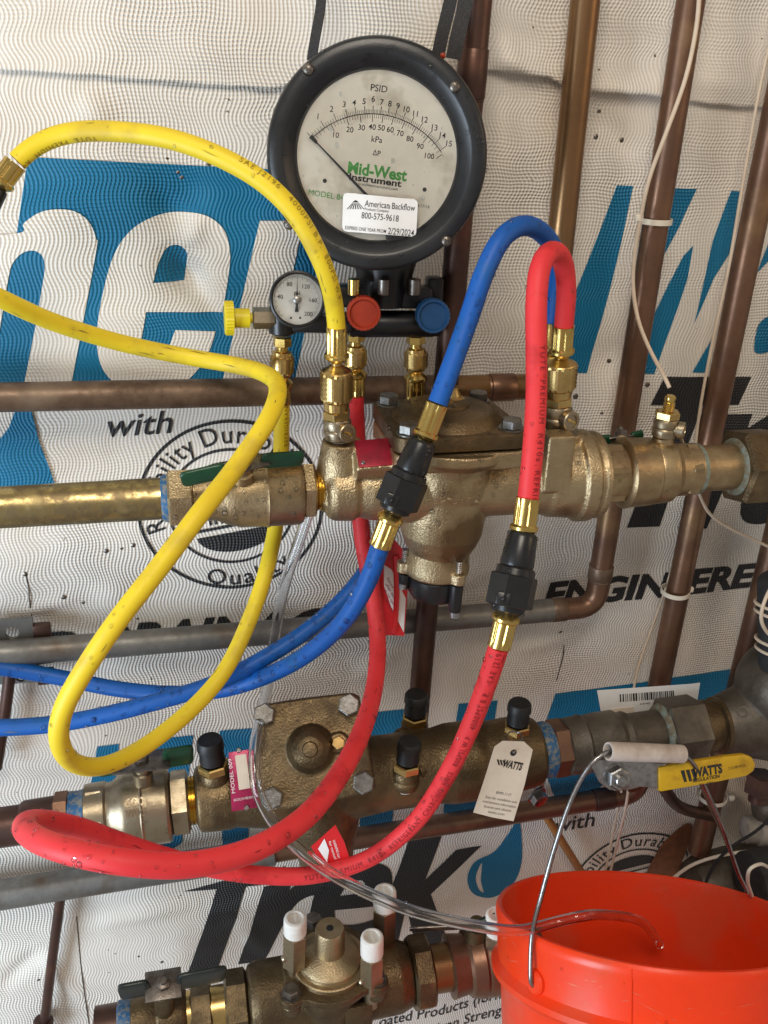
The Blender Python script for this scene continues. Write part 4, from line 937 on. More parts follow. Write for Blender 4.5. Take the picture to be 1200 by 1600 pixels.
mb = MB(); mb.box(MF(500, 503, .066), 100*km, 30*km, .024, .003); mb.lathe(frame(pt(441, 496, .066), V((0, 0, -1))), [(-.012, .010), (0, .0115), (.012, .0115), (.0135, .0095)], 24); mb.build('valve_block', 'black', kit)
mb = MB(); YM = frame(pt(430, 497, .068), -Mx); ym = mpp(400, 497, .068); mb.hexn(YM, 0, 35*ym, 17*ym, .3); mb.build('bleed_valve_hex', 'nickel', kit, 25)
mb = MB(); mb.lathe(YM, [(36*ym, 8*ym), (40*ym, 8*ym), (40*ym, 15*ym), (66*ym, 15*ym), (66*ym, 22*ym)], 24); n = 60; vs = []
for t, f in ((64, .7), (65, .98), (77, .98), (78.5, .9), (78.5, .01)):
    for i in range(n): rr = 27*ym*f*(.96 if i % 2 and t in (65, 77) else 1); a = 2*math.pi*i/n; vs.append(YM @ V((rr*math.cos(a), rr*math.sin(a), t*ym)))
mb.add(vs, [(j*n+i, j*n+(i+1) % n, (j+1)*n+(i+1) % n, (j+1)*n+i) for j in range(4) for i in range(n)]); mb.build('control_knob', 'knob_yellow', kit, 30)

# ================================================================ HOSES
def swivel_end(o, M0, u, t0, hose_pt):
    """knurled swivel nut on top of a test cock, then neck and crimp up to hose_pt"""
    base = M0 @ V((0, 0, t0)); ax = (hose_pt-base); L = ax.length; M = frame(base, ax)
    mb = MB(); mb.lathe(M, [(0, 14*u), (.02*L, 21*u), (.12*L, 22*u), (.14*L, 24*u), (.155*L, 25.5*u)], 30); knurl(mb, M, .15*L, .49*L, 26.5*u); mb.lathe(M, [(.485*L, 25.5*u), (.505*L, 24*u), (.53*L, 17*u), (.555*L, 12*u), (.57*L, 8.5*u), (.64*L, 8.5*u)], 30); n_ = mb.build('swivel_nut', 'brass_nut', o, 8)
    mb = MB(); crimp(mb, M, L*.70, L*1.03, HR*1.14); mb.build('ferrule', 'brass', o, 30)
def scuffs(o, path, n, seed, m='scuff', name='scuff_marks'):
    """thin rubbed streaks lying on the hose skin"""
    r = random.Random(seed); mb = MB()
    for _ in range(n):
        s0 = r.random()*path[4][-1]; ln = .004+.016*r.random()**2; a0 = r.uniform(-1.3, 1.3); wd = (.0003+.0006*r.random()); k = max(3, int(ln/.003)); vs = []
        for i in range(k+1):
            p, t = at(path, s0+ln*i/k); c = (CAM-p).normalized(); e = (c-t*c.dot(t)).normalized(); up = e.cross(t); f = wd*(1-abs(2*i/k-1))*r.uniform(.5, 1)
            for q in (-f, f): a = a0+q/HR+.05*math.sin(i); vs.append(p+(e*math.cos(a)+up*math.sin(a))*(HR+.00015))
        mb.add(vs, [(2*i, 2*i+1, 2*i+3, 2*i+2) for i in range(k)])
    d = mb.build(name, m, o, 80); d['kind'] = 'stuff'
TXT = 'YUTE  PREMIUM  R410a  REFRIGERANT  CHARGING  HOSE   800PSI W.P   4000PSI B.P.   SAE J2196'
# yellow
hy = empty('yellow_hose', pt(300, 700, .1), 'yellow charging hose looping from the small gauge to the left test cock', 'hose')
swivel_end(hy, TC1[1], TC1[2], TC1[2]*56, pt(526, 514, .135))
b1, yA = hose_body(hy, [(526, 516, .135), (524, 490, .138), (514, 440, .15), (494, 390, .155), (462, 335, .155), (415, 287, .15), (350, 248, .14), (270, 218, .125), (190, 206, .11), (120, 206, .10), (75, 217, .095), (42, 237, .095), (27, 252, .097)], 'yellow')
fa, fb = pt(-2, 290, .10), pt(24, 255, .097); ferrule(hy, fa, fb)
inline_valve(hy, pt(-2, 292, .10), pt(-48, 372, .11)); ferrule(hy, pt(-48, 372, .11), pt(-66, 402, .115))
b2, yB = hose_body(hy, [(-64, 400, .115), (-62, 425, .118), (-45, 444, .118), (0, 466, .11), (80, 502, .085), (190, 536, .06), (290, 557, .055), (370, 571, .07), (412, 583, .10), (434, 604, .14), (422, 650, .18), (370, 728, .21), (310, 805, .245), (250, 885, .265), (185, 968, .28), (130, 1050, .285), (98, 1110, .285), (92, 1155, .28), (112, 1190, .265), (155, 1198, .245), (220, 1170, .21), (295, 1112, .18), (350, 1050, .155), (390, 968, .125), (415, 895, .10), (431, 820, .075), (438, 740, .065), (440, 660, .064), (440, 628, .065)], 'yellow')
ferrule(hy, pY[0], pt(440, 630, .065))
for tx, ph_, s_, h_, rv_, an_ in (('SAE J2196   4000PSI B.P.  800PSI W.P', yA, near_s(yA, 372, 258, .14), .0042, True, .75), ('YUTE  PREMIUM  R410a', yA, near_s(yA, 160, 203, .10), .0042, False, .85), ('REFRIGERANT', yB, near_s(yB, 440, 690, .064), .0038, False, -.6)):
    mb = MB(); hose_text(mb, tx, ph_, s_, h_, rv_, an_); mb.build('hose_print', 'ink_olive', hy)
scuffs(hy, yA, 9, 1); scuffs(hy, yB, 18, 2)
dew(b1, 24, .0006, .0013, 51); dew(b2, 80, .0006, .0013, 52)
# red
HR = .0078
hr = empty('red_hose', pt(600, 1000, .2), 'red charging hose looping low in front of the lower backflow preventer', 'hose')
ferrule(hr, pR[0], pt(554, 616, .064))
b1, rA = hose_body(hr, [(554, 614, .064), (556, 650, .064), (559, 720, .062), (562, 800, .068), (570, 865, .075), (583, 930, .09), (590, 1000, .115), (587, 1060, .155), (570, 1130, .225), (532, 1208, .30), (470, 1283, .36), (390, 1330, .39), (290, 1352, .405), (180, 1345, .405), (90, 1325, .385), (45, 1303, .355), (40, 1287, .325), (70, 1283, .29), (125, 1294, .26), (200, 1320, .235), (300, 1350, .22), (400, 1367, .215), (490, 1367, .215), (575, 1342, .215), (645, 1288, .225), (697, 1213, .245), (737, 1130, .265), (765, 1055, .275), (780, 1008, .28)], 'red')
ferrule(hr, pt(793, 956, .275), pt(780, 1010, .28)); cR = inline_valve(hr, pt(818, 830, .25), pt(792, 962, .275)); ferrule(hr, pt(817, 836, .25), pt(825, 778, .243))
b2, rB = hose_body(hr, [(825, 780, .243), (833, 700, .235), (838, 620, .222), (838, 540, .21), (838, 470, .20), (843, 420, .19), (855, 396, .178), (870, 394, .165), (881, 415, .152), (885, 455, .142), (881, 508, .135)], 'red')
swivel_end(hr, TC4[1], TC4[2], TC4[2]*56, pt(880, 512, .135))
mb = MB(); hose_text(mb, TXT, rA, near_s(rA, 470, 1369, .215), .0046, False, -.25); mb.build('hose_print', 'ink_red', hr)
mb = MB(); hose_text(mb, 'YUTE  PREMIUM  R410a  REFRIGERANT', rB, near_s(rB, 838, 545, .21), .0046, True, .65); mb.build('hose_print', 'ink_red', hr)
scuffs(hr, rA, 10, 3, 'ink_red')
dew(b1, 320, .0007, .0018, 53); dew(b2, 40, .0006, .0014, 54); dew(cR, 40, .0008, .0021, 57, -.9, parent=hr)
# blue
HR = .0075
hb = empty('blue_hose', pt(600, 900, .15), 'blue charging hose arching over the upper backflow preventer with black coupler', 'hose')
swivel_end(hb, TC3[1], TC3[2], TC3[2]*56, pt(864, 505, .10))
b1, bA = hose_body(hb, [(864, 508, .10), (867, 480, .102), (872, 435, .108), (866, 392, .118), (845, 362, .135), (815, 352, .152), (785, 371, .165), (757, 425, .175), (735, 490, .18), (710, 560, .188), (684, 630, .195)], 'blue')
ferrule(hb, pt(661, 690, .20), pt(683, 632, .195)); cB = inline_valve(hb, pt(662, 686, .20), pt(614, 803, .21)); ferrule(hb, pt(614, 800, .21), pt(594, 852, .21))
b2, bB = hose_body(hb, [(595, 850, .21), (578, 900, .205), (545, 960, .195), (492, 1013, .17), (430, 1050, .14), (350, 1077, .11), (270, 1084, .085), (180, 1076, .065), (90, 1058, .05), (0, 1043, .045), (-80, 1034, .05), (-150, 1062, .075), (-130, 1115, .10), (-60, 1136, .11), (0, 1137, .115), (80, 1132, .12), (160, 1118, .125), (250, 1095, .13), (330, 1070, .13), (410, 1030, .12), (480, 985, .105), (540, 932, .085), (592, 862, .062), (628, 780, .05), (645, 700, .05), (649, 640, .056), (649, 622, .057)], 'blue')
ferrule(hb, pB[0], pt(649, 624, .057))
scuffs(hb, bB, 8, 6, 'ink_grey')
dew(b1, 90, .0007, .0016, 55); dew(b2, 520, .0008, .0022, 56); dew(cB, 55, .0008, .0021, 58, -.9, parent=hb)

# ================================================================ LOWER LINE
W = Line((0, 1293), (1070, 1140), .12)
o = empty('copper_pipe', W.p(0), 'dark copper pipe with fittings entering left behind the red hose bend', 'pipe')
mb = MB(); W.lathe(mb, [(-500, 31), (62, 31)], 32); mb.build('tube', 'copper_dark', o)
mb = MB(); W.lathe(mb, [(34, 33), (40, 36), (88, 37), (90, 34)], 32); mb.build('adapter', 'copper_dark', o)
mb = MB(); W.hexn(mb, 86, 112, 42, 8, .2); mb.build('adapter_hex', 'copper', o, 25)
mb = MB(); W.lathe(mb, [(108, 36), (112, 40), (124, 39), (134, 41), (138, 36)], 32); mb.build('thread_sealant', 'tape_blue', o)
vL, bL = ball_valve(W, 'nickel brass ball valve with green handle on the lower line left', [(134, 36), (136, 47), (166, 48), (170, 45), (178, 46), (192, 56), (200, 58), (222, 58.5), (224, 60), (227, 58), (262, 58.5), (266, 56), (268, 40)],
    [(136, 166, 49), (266, 296, 50)], 'nickel', 'green', ((148, 1200, .125), (188, 1194, .128), (254, 1186, .128), (302, 1178, .125), 50), 228)
mb = MB()
for s, cx, dz in (('600', 216, .8), ('WOG', 216, .55), ('1 1/4', 246, .75)):
    nv = V((-.05, -math.cos(dz*1.1), math.sin(dz*1.1))).normalized(); nv = (nv-W.dir*nv.dot(W.dir)).normalized(); M = frame(W.p(cx)+nv*58.6*W.m(cx), nv, W.dir); plane_text(mb, s, M, (0, 0), .0068, 0, .018, .0004, bold=.03)
mb.build('cast_letters', 'nickel', vL)
mb = MB(); W.threads(mb, 294, 312, 38, 4); mb.build('threads', 'brass', vL, 25)
dew(bL, 60, .0005, .0016, 61)
bl = empty('backflow_preventer', W.p(500), 'dark bronze backflow preventer with square bolted cover on the lower line', 'valve')
cF = pt(487, 1172, .175); cn = (V((-.16, -.78, .60))).normalized(); cx = (pt(545, 1098, .175)-pt(413, 1113, .175)); cx = (V((1, 0, .02))-cn*V((1, 0, .02)).dot(cn)); CM = frame(cF, cn, cx); CMi = CM.inverted()
cl = lambda x, y, z=0.: (lambda q: (q.x, q.y))(CMi @ onplane(x, y, cF+cn*z, cn))
outl = [cl(*p) for p in ((400, 1112), (408, 1102), (470, 1092), (548, 1083), (560, 1088), (566, 1120), (584, 1212), (586, 1232), (575, 1240), (500, 1256), (430, 1268), (412, 1262), (402, 1240))][::-1]
mb = MB(); mb.plate(CM, outl, -.010, 0, .0015)
mb.lathe(CM @ Matrix.Translation((*cl(486, 1170), 0)), [(-.002, .023), (.0, .0215), (.006, .0195), (.013, .0165), (.018, .011), (.020, .003)], 32)
mb.lathe(CM @ Matrix.Translation((*cl(529, 1160), 0)), [(-.002, .0095), (.004, .0085)], 20)
cov = mb.build('cover', 'bronze_dark', bl, remesh=.0013, sm=2)
for p in ((414, 1116), (545, 1101), (568, 1222), (426, 1246)):
    mb = MB(); bolt(mb, CM @ Matrix.Translation((*cl(*p), 0)), .0100, .0115); mb.build('cover_bolt', 'steel_dull', cov, 25)
mb = MB(); bolt(mb, CM @ Matrix.Translation((*cl(529, 1160), .004)), .006, .006); mb.build('cover_plug', 'brass_nut', cov, 25)
mb = MB(); mb.lathe(CM @ Matrix.Translation((*cl(486, 1170), .0195)), [(0, .007), (.0022, .006), (.003, .0005)], 18); mb.build('cover_boss', 'bronze_dark', cov)
mb = MB(); ocx = sum(p[0] for p in outl)/len(outl); ocy = sum(p[1] for p in outl)/len(outl)
mb.plate(CM, [(ocx+(x-ocx)*1.02, ocy+(y-ocy)*1.02) for x, y in outl], -.026, -.0125, .002); mb.plate(CM, [(ocx+(x-ocx)*.86, ocy+(y-ocy)*.86) for x, y in outl], -.085, -.024, .004)
W.lathe(mb, [(306, 42), (310, 50), (334, 52), (356, 52), (364, 50), (420, 60), (560, 62), (600, 58), (680, 58), (700, 62), (736, 62), (750, 56), (800, 58), (820, 55), (836, 52), (842, 44)], 40)
mb.lathe(frame(W.p(500), V((.04, -.25, -1))), [(0, .04), (.04, .036), (.075, .028), (.09, .026)], 32)
mb.lathe(frame(pt(337, 1262, .12), V((0, 0, 1))), [(0, .018), (.05, .0115)], 24)
body2 = mb.build('body', 'bronze_dark', bl, remesh=.0016, sm=4)
dew(cov, 130, .0005, .0017, 62, -.2); dew(body2, 60, .0005, .0015, 63)
q = [pt(x, y, d) for x, y, d in ((357, 1176, .150), (394, 1170, .150), (402, 1262, .182), (362, 1268, .180))]
pn = (q[3]-q[0]).cross(q[1]-q[0]).normalized()
if pn.y > 0: pn = -pn
PM = frame(sum(q, V())/4, pn, q[1]-q[0]); PMi = PM.inverted(); lo = [(PMi @ p).to_2d() for p in q]; 
mb = MB(); mb.plate(PM, [(p.x, p.y) for p in lo], -.002, 0, .0003); npl = mb.build('name_plate', 'plate_pink', bl)
mb = MB(); mb.plate(PM, [(-.004, -.008), (.006, -.008), (.006, .022), (-.004, .022)], .0001, .0005); mb.build('plate_panel', 'card', npl)
mb = MB(); plane_text(mb, 'MODEL 009', PM, (-.009, .005), .0032, 1.57, .030, .0003); plane_text(mb, 'SIZE 1 1/4', PM, (.010, .008), .0028, 1.57, .024, .0003); plane_text(mb, 'BACKFLOW PREVENTER', PM, (0, -.016), .0022, 0, .019, .0003); mb.build('plate_lettering', 'paper', npl)
for p in ((.001, -.024), (.0, .026)): mb = MB(); mb.lathe(PM @ Matrix.Translation((p[0], p[1], 0)), [(0, .0026), (.0016, .0018)], 12); mb.build('rivet', 'steel', npl)
test_cock(bl, pt(340, 1236, .125), pt(332, 1186, .125), 0, 'bronze_dark', 'black', (.6, .6, .1))
test_cock(bl, pt(646, 1158, .085), pt(649, 1112, .085), 0, 'bronze_dark', 'black', (-.8, -.5, .1))
test_cock(bl, pt(632, 1232, .15), pt(637, 1186, .15), 0, 'bronze_dark', 'black', (.8, .3, .1))
tc8 = test_cock(bl, pt(803, 1172, .125), pt(809, 1126, .125), 0, 'bronze_dark', 'black', (-.8, .3, .1))
mb = MB(); M = frame(pt(838, 1242, .12), V((.25, -.9, -.2))); bolt(mb, M, .009, .010, .011); mb.lathe(frame(pt(836, 1218, .11), V((.25, -.9, -.2))), [(0, .008), (.008, .007), (.011, .004)], 18); mb.build('drain_plug', 'steel', bl)
vY, bY = None, None
vo = empty('ball_valve', W.p(900), 'bronze ball valve with flat yellow lever on the lower line right', 'valve')
mb = MB(); W.lathe(mb, [(838, 40), (842, 43), (854, 44), (860, 41)], 32); mb.build('thread_sealant', 'tape_blue', vo)
mb = MB(); W.hexn(mb, 858, 884, 45, 6, .3); mb.build('hex_end', 'copper', vo, 25)
mb = MB(); W.lathe(mb, [(880, 38), (882, 44), (904, 45), (908, 47), (912, 44), (936, 46), (960, 46), (968, 41), (976, 42), (980, 40), (985, 37), (1040, 37)], 36); mb.build('body', 'strainer', vo, 30)
mb = MB(); mb.lathe(frame(W.p(955), V((.05, -1, -.25))), [(0, .016), (.042, .014), (.043, .009), (.058, .009)], 24); mb.build('stem', 'bronze_dark', vo)
lF = pt(962, 1213, .178); ln_ = V((-.04, -.93, .36)).normalized(); LM = frame(lF, ln_, V((1, 0, .1))); LMi = LM.inverted(); ll = lambda x, y: (lambda q: (q.x, q.y))(LMi @ onplane(x, y, lF, ln_))
mb = MB(); mb.plate(LM, [ll(*p) for p in ((924, 1198), (932, 1187), (950, 1186), (988, 1188), (1040, 1193), (1040, 1232), (1000, 1229), (980, 1234), (952, 1234), (936, 1222))][::-1], -.0015, .0015, .0006); mb.build('lever_plate', 'steel', vo, 30)
mb = MB(); mb.plate(LM, [ll(*p) for p in ((1027, 1197), (1080, 1188), (1130, 1180), (1160, 1177), (1172, 1181), (1178, 1192), (1176, 1203), (1164, 1211), (1120, 1220), (1075, 1228), (1028, 1236))][::-1], -.004, .004, .0022); lev = mb.build('lever_sleeve', 'lever', vo, 40)
mb = MB(); a = math.atan2(ll(1150, 1185)[1]-ll(1050, 1203)[1], ll(1150, 1185)[0]-ll(1050, 1203)[0])
plane_text(mb, 'WATTS', LM, ll(1102, 1202), .0090, a, .0315, .0043, bold=.05); plane_text(mb, 'REGULATION', LM, ll(1100, 1214), .0036, a, .0285, .0043, bold=.02); plane_text(mb, '2 1/2 600 WOG', LM, ll(1148, 1196), .0030, a, .018, .0043); plane_text(mb, 'IN   ON', LM, ll(1100, 1222), .0024, a, .014, .0043)
for k in range(3): x = 1060+k*8; mb.add([LM @ V((*ll(*p), .0043)) for p in ((x, 1202-k), (x+6, 1201-k), (x+10, 1219-k), (x+6, 1220-k))], [(0, 1, 2, 3)])
mb.build('lever_lettering', 'ink', lev)
mb = MB(); bolt(mb, LM @ Matrix.Translation((*ll(962, 1213), .0012)), .0118, .010, .0135); mb.lathe(LM @ Matrix.Translation((*ll(962, 1213), 0)), [(.010, .0062), (.015, .006), (.016, .005)], 18); mb.build('lever_nut', 'steel', vo, 25)
ou = empty('strainer_union', W.p(1070), 'grey hex union joining the lower line to a cast strainer', 'union')
mb = MB(); W.lathe(mb, [(1028, 38), (1030, 42), (1035, 46)], 36); mb.build('patina_ring', 'patina', ou)
mb = MB(); W.hexn(mb, 1034, 1092, 54, 6, .18); mb.build('union_nut', 'strainer', ou, 25)
mb = MB(); W.lathe(mb, [(1088, 42), (1104, 42), (1106, 38), (1116, 38), (1118, 44), (1130, 44)], 36); mb.build('neck', 'bronze_dark', ou)
os_ = empty('cast_strainer', W.p(1180), 'large grey cast strainer body at the right edge', 'strainer')
mb = MB(); W.lathe(mb, [(1122, 44), (1140, 50), (1180, 62), (1230, 80), (1300, 84)], 40); mb.ball(pt(1228, 1072, .12), .052, 28, 18); mb.lathe(frame(pt(1228, 1085, .12), pt(1226, 1010, .125)-pt(1228, 1085, .12)), [(0, .05), (.035, .044), (.05, .034)], 32)
bs = mb.build('body', 'strainer', os_, remesh=.002, sm=6); dew(bs, 25, .0006, .0016, 64)
mb = MB(); mb.hexn(frame(pt(1190, 1222, .12), V((-.1, -.2, -1))), -.01, .014, .018, .2); mb.lathe(frame(pt(1190, 1222, .12), V((-.1, -.2, -1))), [(.012, .011), (.024, .011)], 20); mb.build('drain_plug', 'copper_dark', os_, 25)
mb = MB(); mb.lathe(frame(pt(1160, 1112, .175), V((-.3, -1, .5))), [(0, .006), (.0014, .006), (.0014, .0045), (.0, .0045)], 20, cap=False); mb.build('cast_mark', 'strainer', os_)
mb = MB(); mb.lathe(frame(pt(1222, 1035, .13), pt(1222, 900, .13)-pt(1222, 1035, .13)), [(0, 36*mpp(1200, 980, .13)), (.10, 36*mpp(1200, 980, .13)), (.104, .018)], 24); fo = mb.build('foam_sleeve', 'foam'); tag(fo, 'black foam sleeve wound with beige wire at the right edge', 'insulation')
for y in (948, 960, 1004, 1018):
    c = pt(1222, y, .13); R0 = 37*mpp(1200, 980, .13)+.002; M = frame(c, V((.15, .2, 1))); mb = MB(); P = [M @ V((R0*math.cos(2*math.pi*k/24), R0*math.sin(2*math.pi*k/24), 0)) for k in range(25)]; mb.tube(spline(P, .005), .0017, 8); mb.build('wire_turn', 'wire_beige', fo)

# ================================================================ BOTTOM LINE
Lb = Line((200, 1600), (800, 1492), .11)
vb, bb = ball_valve(Lb, 'small bronze ball valve with black tee handle at the bottom left', [(206, 34), (208, 37), (240, 38), (246, 36), (250, 39), (284, 39), (290, 36), (296, 30)], [(298, 332, 40), (352, 388, 52)], 'bronze_dark', 'green_dark', ((186, 1551, .14), (234, 1542, .14), (276, 1535, .14), (353, 1520, .135), 54), 258)
mb = MB(); Lb.lathe(mb, [(150, 34), (186, 34)], 28); mb.build('tail_pipe', 'copper_dark', vb)
mb = MB(); Lb.lathe(mb, [(184, 32), (187, 36), (200, 37), (208, 35)], 28); mb.build('thread_sealant', 'tape_blue', vb)
mb = MB(); Lb.lathe(mb, [(286, 33), (400, 33)], 28); mb.build('nipple', 'brass_nut', vb)
bo = empty('backflow_preventer', Lb.p(520), 'small bronze backflow preventer with white capped test cocks at the bottom', 'valve')
zb = pt(515, 1512, .12); kb = mpp(515, 1500, .12)
hz = lambda y: pt(515, y, .12).z-zb.z
mb = MB(); Lb.lathe(mb, [(388, 46), (392, 54), (404, 58), (470, 58), (560, 56), (620, 54), (640, 46)], 40)
mb.lathe(frame(zb-V((0, 0, .09)), V((0, 0, 1))), [(0, .02), (.02, .034), (.08, .042), (.09, .046)], 36)
bbody = None
bolts3 = [V((zb.x+.056*math.cos(R_(a)), zb.y+.056*math.sin(R_(a)), zb.z)) for a in (100, 215, 325)]
for b_ in bolts3: mb.lathe(frame(b_-V((0, 0, .016)), V((0, 0, 1))), [(0, .009), (.014, .011)], 18)
bbody = mb.build('body', 'bronze_dark', bo, remesh=.0016, sm=4)
FB = frame(zb, V((0, 0, 1)), V((1, 0, 0))); ho = []
for k in range(96):
    a = 2*math.pi*k/96; rr = .0515
    for ab in (100, 215, 325):
        dlt = (a-R_(ab)+math.pi) % (2*math.pi)-math.pi
        if abs(dlt) < .32: q = .056*math.cos(dlt)+math.sqrt(max(0, .0125**2-(.056*math.sin(dlt))**2)); rr = max(rr, q)
    ho.append((rr*math.cos(a), rr*math.sin(a)))
mb = MB(); mb.plate(FB, ho, 0, .009, .001); fb = mb.build('cover_flange', 'bronze_dark', bo, 35)
mb = MB(); mb.lathe(FB, [(.0085, .0475), (hz(1505), .0475), (hz(1504), .046), (hz(1504), .0415), (hz(1499), .0410), (hz(1498), .0395), (hz(1498), .0350), (hz(1494), .0340), (hz(1490), .0300), (hz(1486), .0215), (hz(1484), .0185), (hz(1483), .0165), (hz(1453), .0158), (hz(1450), .0145), (hz(1450), .001)], 48)
bc = mb.build('cover', 'bronze', bo, 30)
for b_ in bolts3: mb = MB(); bolt(mb, frame(b_+V((0, 0, .009)), V((0, 0, 1))), .0088, .009, .0105); mb.build('cover_bolt', 'steel_dark', bc, 25)
mb = MB(); mb.lathe(frame(V((zb.x, zb.y, zb.z+hz(1450))), V((0, 0, 1))), [(0, .004), (.0004, .004)], 14); mb.build('vent_hole', 'ink', bc)
mb = MB(); mb.box(frame(pt(560, 1590, .155), V((0, -1, 0))), .03, .04, .006, .001); mb.build('cast_panel', 'bronze_dark', bo)
def capped_cock(x, y0, y1, d, ytop, parent=bo):
    a, b = pt(x, y0, d), pt(x+1, y1, d); L = (b-a).length; M = frame(a, b-a); k = mpp(x, y1, d)
    mb = MB(); mb.hexn(M, L*.12, L, 20*k, .3); mb.lathe(M, [(-.02, 11*k), (L*.14, 12*k)], 18); mb.lathe(frame(a+(b-a)*.4, V((-.9, -.3, 0))), [(0, 6*k), (21*k, 5.5*k), (23*k, 3*k)], 12); t = mb.build('test_cock', 'nickel', parent, 25)
    h = (pt(x, ytop, d)-b).length; mb = MB(); n = 40; vs = []
    for tt, r in ((0, 16), (.0006, 18.2), (h*.84, 18.2), (h*.95, 17.2), (h, 14.5), (h, 12.5), (h-.003, 12), (h-.003, .1)):
        for i in range(n): rr = r*k*(.965 if (i % 2 and r == 18.2) else 1); an = 2*math.pi*i/n; vs.append(M @ V((rr*math.cos(an), rr*math.sin(an), L+tt)))
    mb.add(vs, [(j*n+i, j*n+(i+1) % n, (j+1)*n+(i+1) % n, (j+1)*n+i) for j in range(7) for i in range(n)]); mb.box(M @ Matrix.Translation((0, 0, L+h-.0025)), 4*k, 22*k, .002); mb.build('white_cap', 'white_plastic', t, 35)
capped_cock(460, 1512, 1457, .125, 1434); capped_cock(580, 1550, 1490, .15, 1463); capped_cock(600, 1486, 1416, .085, 1392)
vb2 = empty('ball_valve', Lb.p(740), 'reddish bronze ball valve at the bottom beside the red bucket', 'valve')
mb = MB(); Lb.hexn(mb, 640, 672, 57, 8, .2); mb.build('union_nut', 'bronze_dark', vb2, 25)
mb = MB(); Lb.lathe(mb, [(668, 36), (706, 36)], 28); mb.build('nipple', 'copper_warm', vb2)
mb = MB(); Lb.lathe(mb, [(700, 38), (702, 48), (712, 46), (726, 44), (730, 50), (748, 54), (752, 52), (756, 54), (790, 54), (800, 46), (840, 44)], 36); mb.build('body', 'copper', vb2, 30)
mb = MB(); mb.lathe(frame(Lb.p(742), V((0, .1, 1))), [(0, .014), (.052, .013), (.053, .008), (.060, .008)], 20); mb.build('stem', 'bronze_dark', vb2)
mb = MB(); grip(mb, pt(742, 1447, .115), pt(640, 1452, .10), .014, .004, V((0, -.5, 1))); mb.build('handle_plate', 'steel_dark', vb2)
mb = MB(); grip(mb, pt(742, 1447, .115), pt(800, 1422, .11), .026, .009, V((0, -.5, 1))); mb.build('handle_grip', 'green_dark', vb2)
capped_cock(775, 1510, 1455, .12, 1428, vb2)
dew(bc, 30, .0005, .0013, 65, -.2); dew(bbody, 40, .0005, .0013, 66)

# ================================================================ BUCKET
bkC = V((.255, -.199, -.391)); bkN = V((.122, .494, .861)).normalized()
bk = empty('bucket', bkC-bkN*.36, 'red plastic bucket hanging tilted from its wire bail at the bottom right', 'bucket')
BM = frame(bkC, bkN, V((1, 0, 0))); RB = .155
prof = [(-.355, .0005), (-.355, .134), (-.35, .137), (-.105, .1525), (-.072, .1545), (-.066, .1575), (-.062, .1640), (-.056, .1645), (-.053, .1610), (-.049, .1580), (-.012, .1600), (-.009, .1610), (-.002, .1612), (.0015, .1590), (.002, .1560), (.0005, .1545), (-.006, .1535), (-.060, .1505), (-.345, .133), (-.345, .0005)]
mb = MB(); mb.lathe(BM, prof, 120, cap=False); bko = mb.build('pail', 'bucket', bk, 35)
def rim_at(x, y, r=RB):
    best = None
    for k in range(720):
        a = math.pi*k/360; p = BM @ V((r*math.cos(a), r*math.sin(a), 0)); v = p-CAM; z = v.dot(FWD); q = (600+FPX*v.dot(RIGHT)/z, 800-FPX*v.dot(UP)/z); e = (q[0]-x)**2+(q[1]-y)**2
        if best is None or e < best[0]: best = (e, p, a)
    return best[1], best[2]
pL, aL = rim_at(836, 1464, .162); pR_, aR = rim_at(1163, 1400, .160)
for a in (aL, aL+math.pi):
    E = BM @ V((.158*math.cos(a), .158*math.sin(a), -.040)); out = (BM.to_3x3() @ V((math.cos(a), math.sin(a), 0))); mb = MB(); mb.lathe(frame(E, out), [(-.004, .012), (.003, .0115), (.005, .0095)], 24); mb.build('bail_ear', 'bucket', bk)
outL = BM.to_3x3() @ V((math.cos(aL), math.sin(aL), 0)); outR = BM.to_3x3() @ V((math.cos(aR), math.sin(aR), 0))
earL = BM @ V((.158*math.cos(aL), .158*math.sin(aL), -.044))
dL = -pL.y; bw = MB(); g0, g1 = pt(950, 1174, .19), pt(1066, 1178, .185)
path = spline([earL-outL*.006, earL+outL*.006, earL+outL*.0075+bkN*.010, pL+outL*.003+bkN*.004, pt(846, 1400, dL*.88+.19*.12), pt(868, 1320, dL*.55+.19*.45), pt(893, 1248, dL*.25+.19*.75), pt(912, 1210, .195), pt(930, 1186, .193), g0, g0.lerp(g1, .5), g1, pt(1082, 1192, .185), pt(1104, 1236, .17), pt(1132, 1300, .14), pt(1154, 1365, -pR_.y*.9+.014), pR_+outR*.004, pR_+outR*.006-bkN*.03], .005)
bw.tube(path, .00235, 12); bw.build('bail_wire', 'steel', bk, 80)
mb = MB(); GM = frame(g0, g1-g0); Lg = (g1-g0).length; mb.lathe(GM, [(0, .0085), (.0015, .0090), (Lg, .0088), (Lg, .0068), (.0, .0068)], 28, cap=False); mb.add([GM @ V((r_*math.cos(2*math.pi*k/28), r_*math.sin(2*math.pi*k/28), 0)) for r_ in (.0068, .0085) for k in range(28)], [(k, (k+1) % 28, 28+(k+1) % 28, 28+k) for k in range(28)]); mb.build('bail_grip', 'grip_white', bk, 40)
dew(bko, 130, .0005, .0018, 67, -.95)
mb = MB(); S2 = BM
seamA = aL+.62
mb.tube(straight(BM @ V((.1612*math.cos(seamA), .1612*math.sin(seamA), -.002)), BM @ V((.1588*math.cos(seamA), .1588*math.sin(seamA), -.05))), .0007, 6); mb.build('mould_seam', 'bucket', bk)

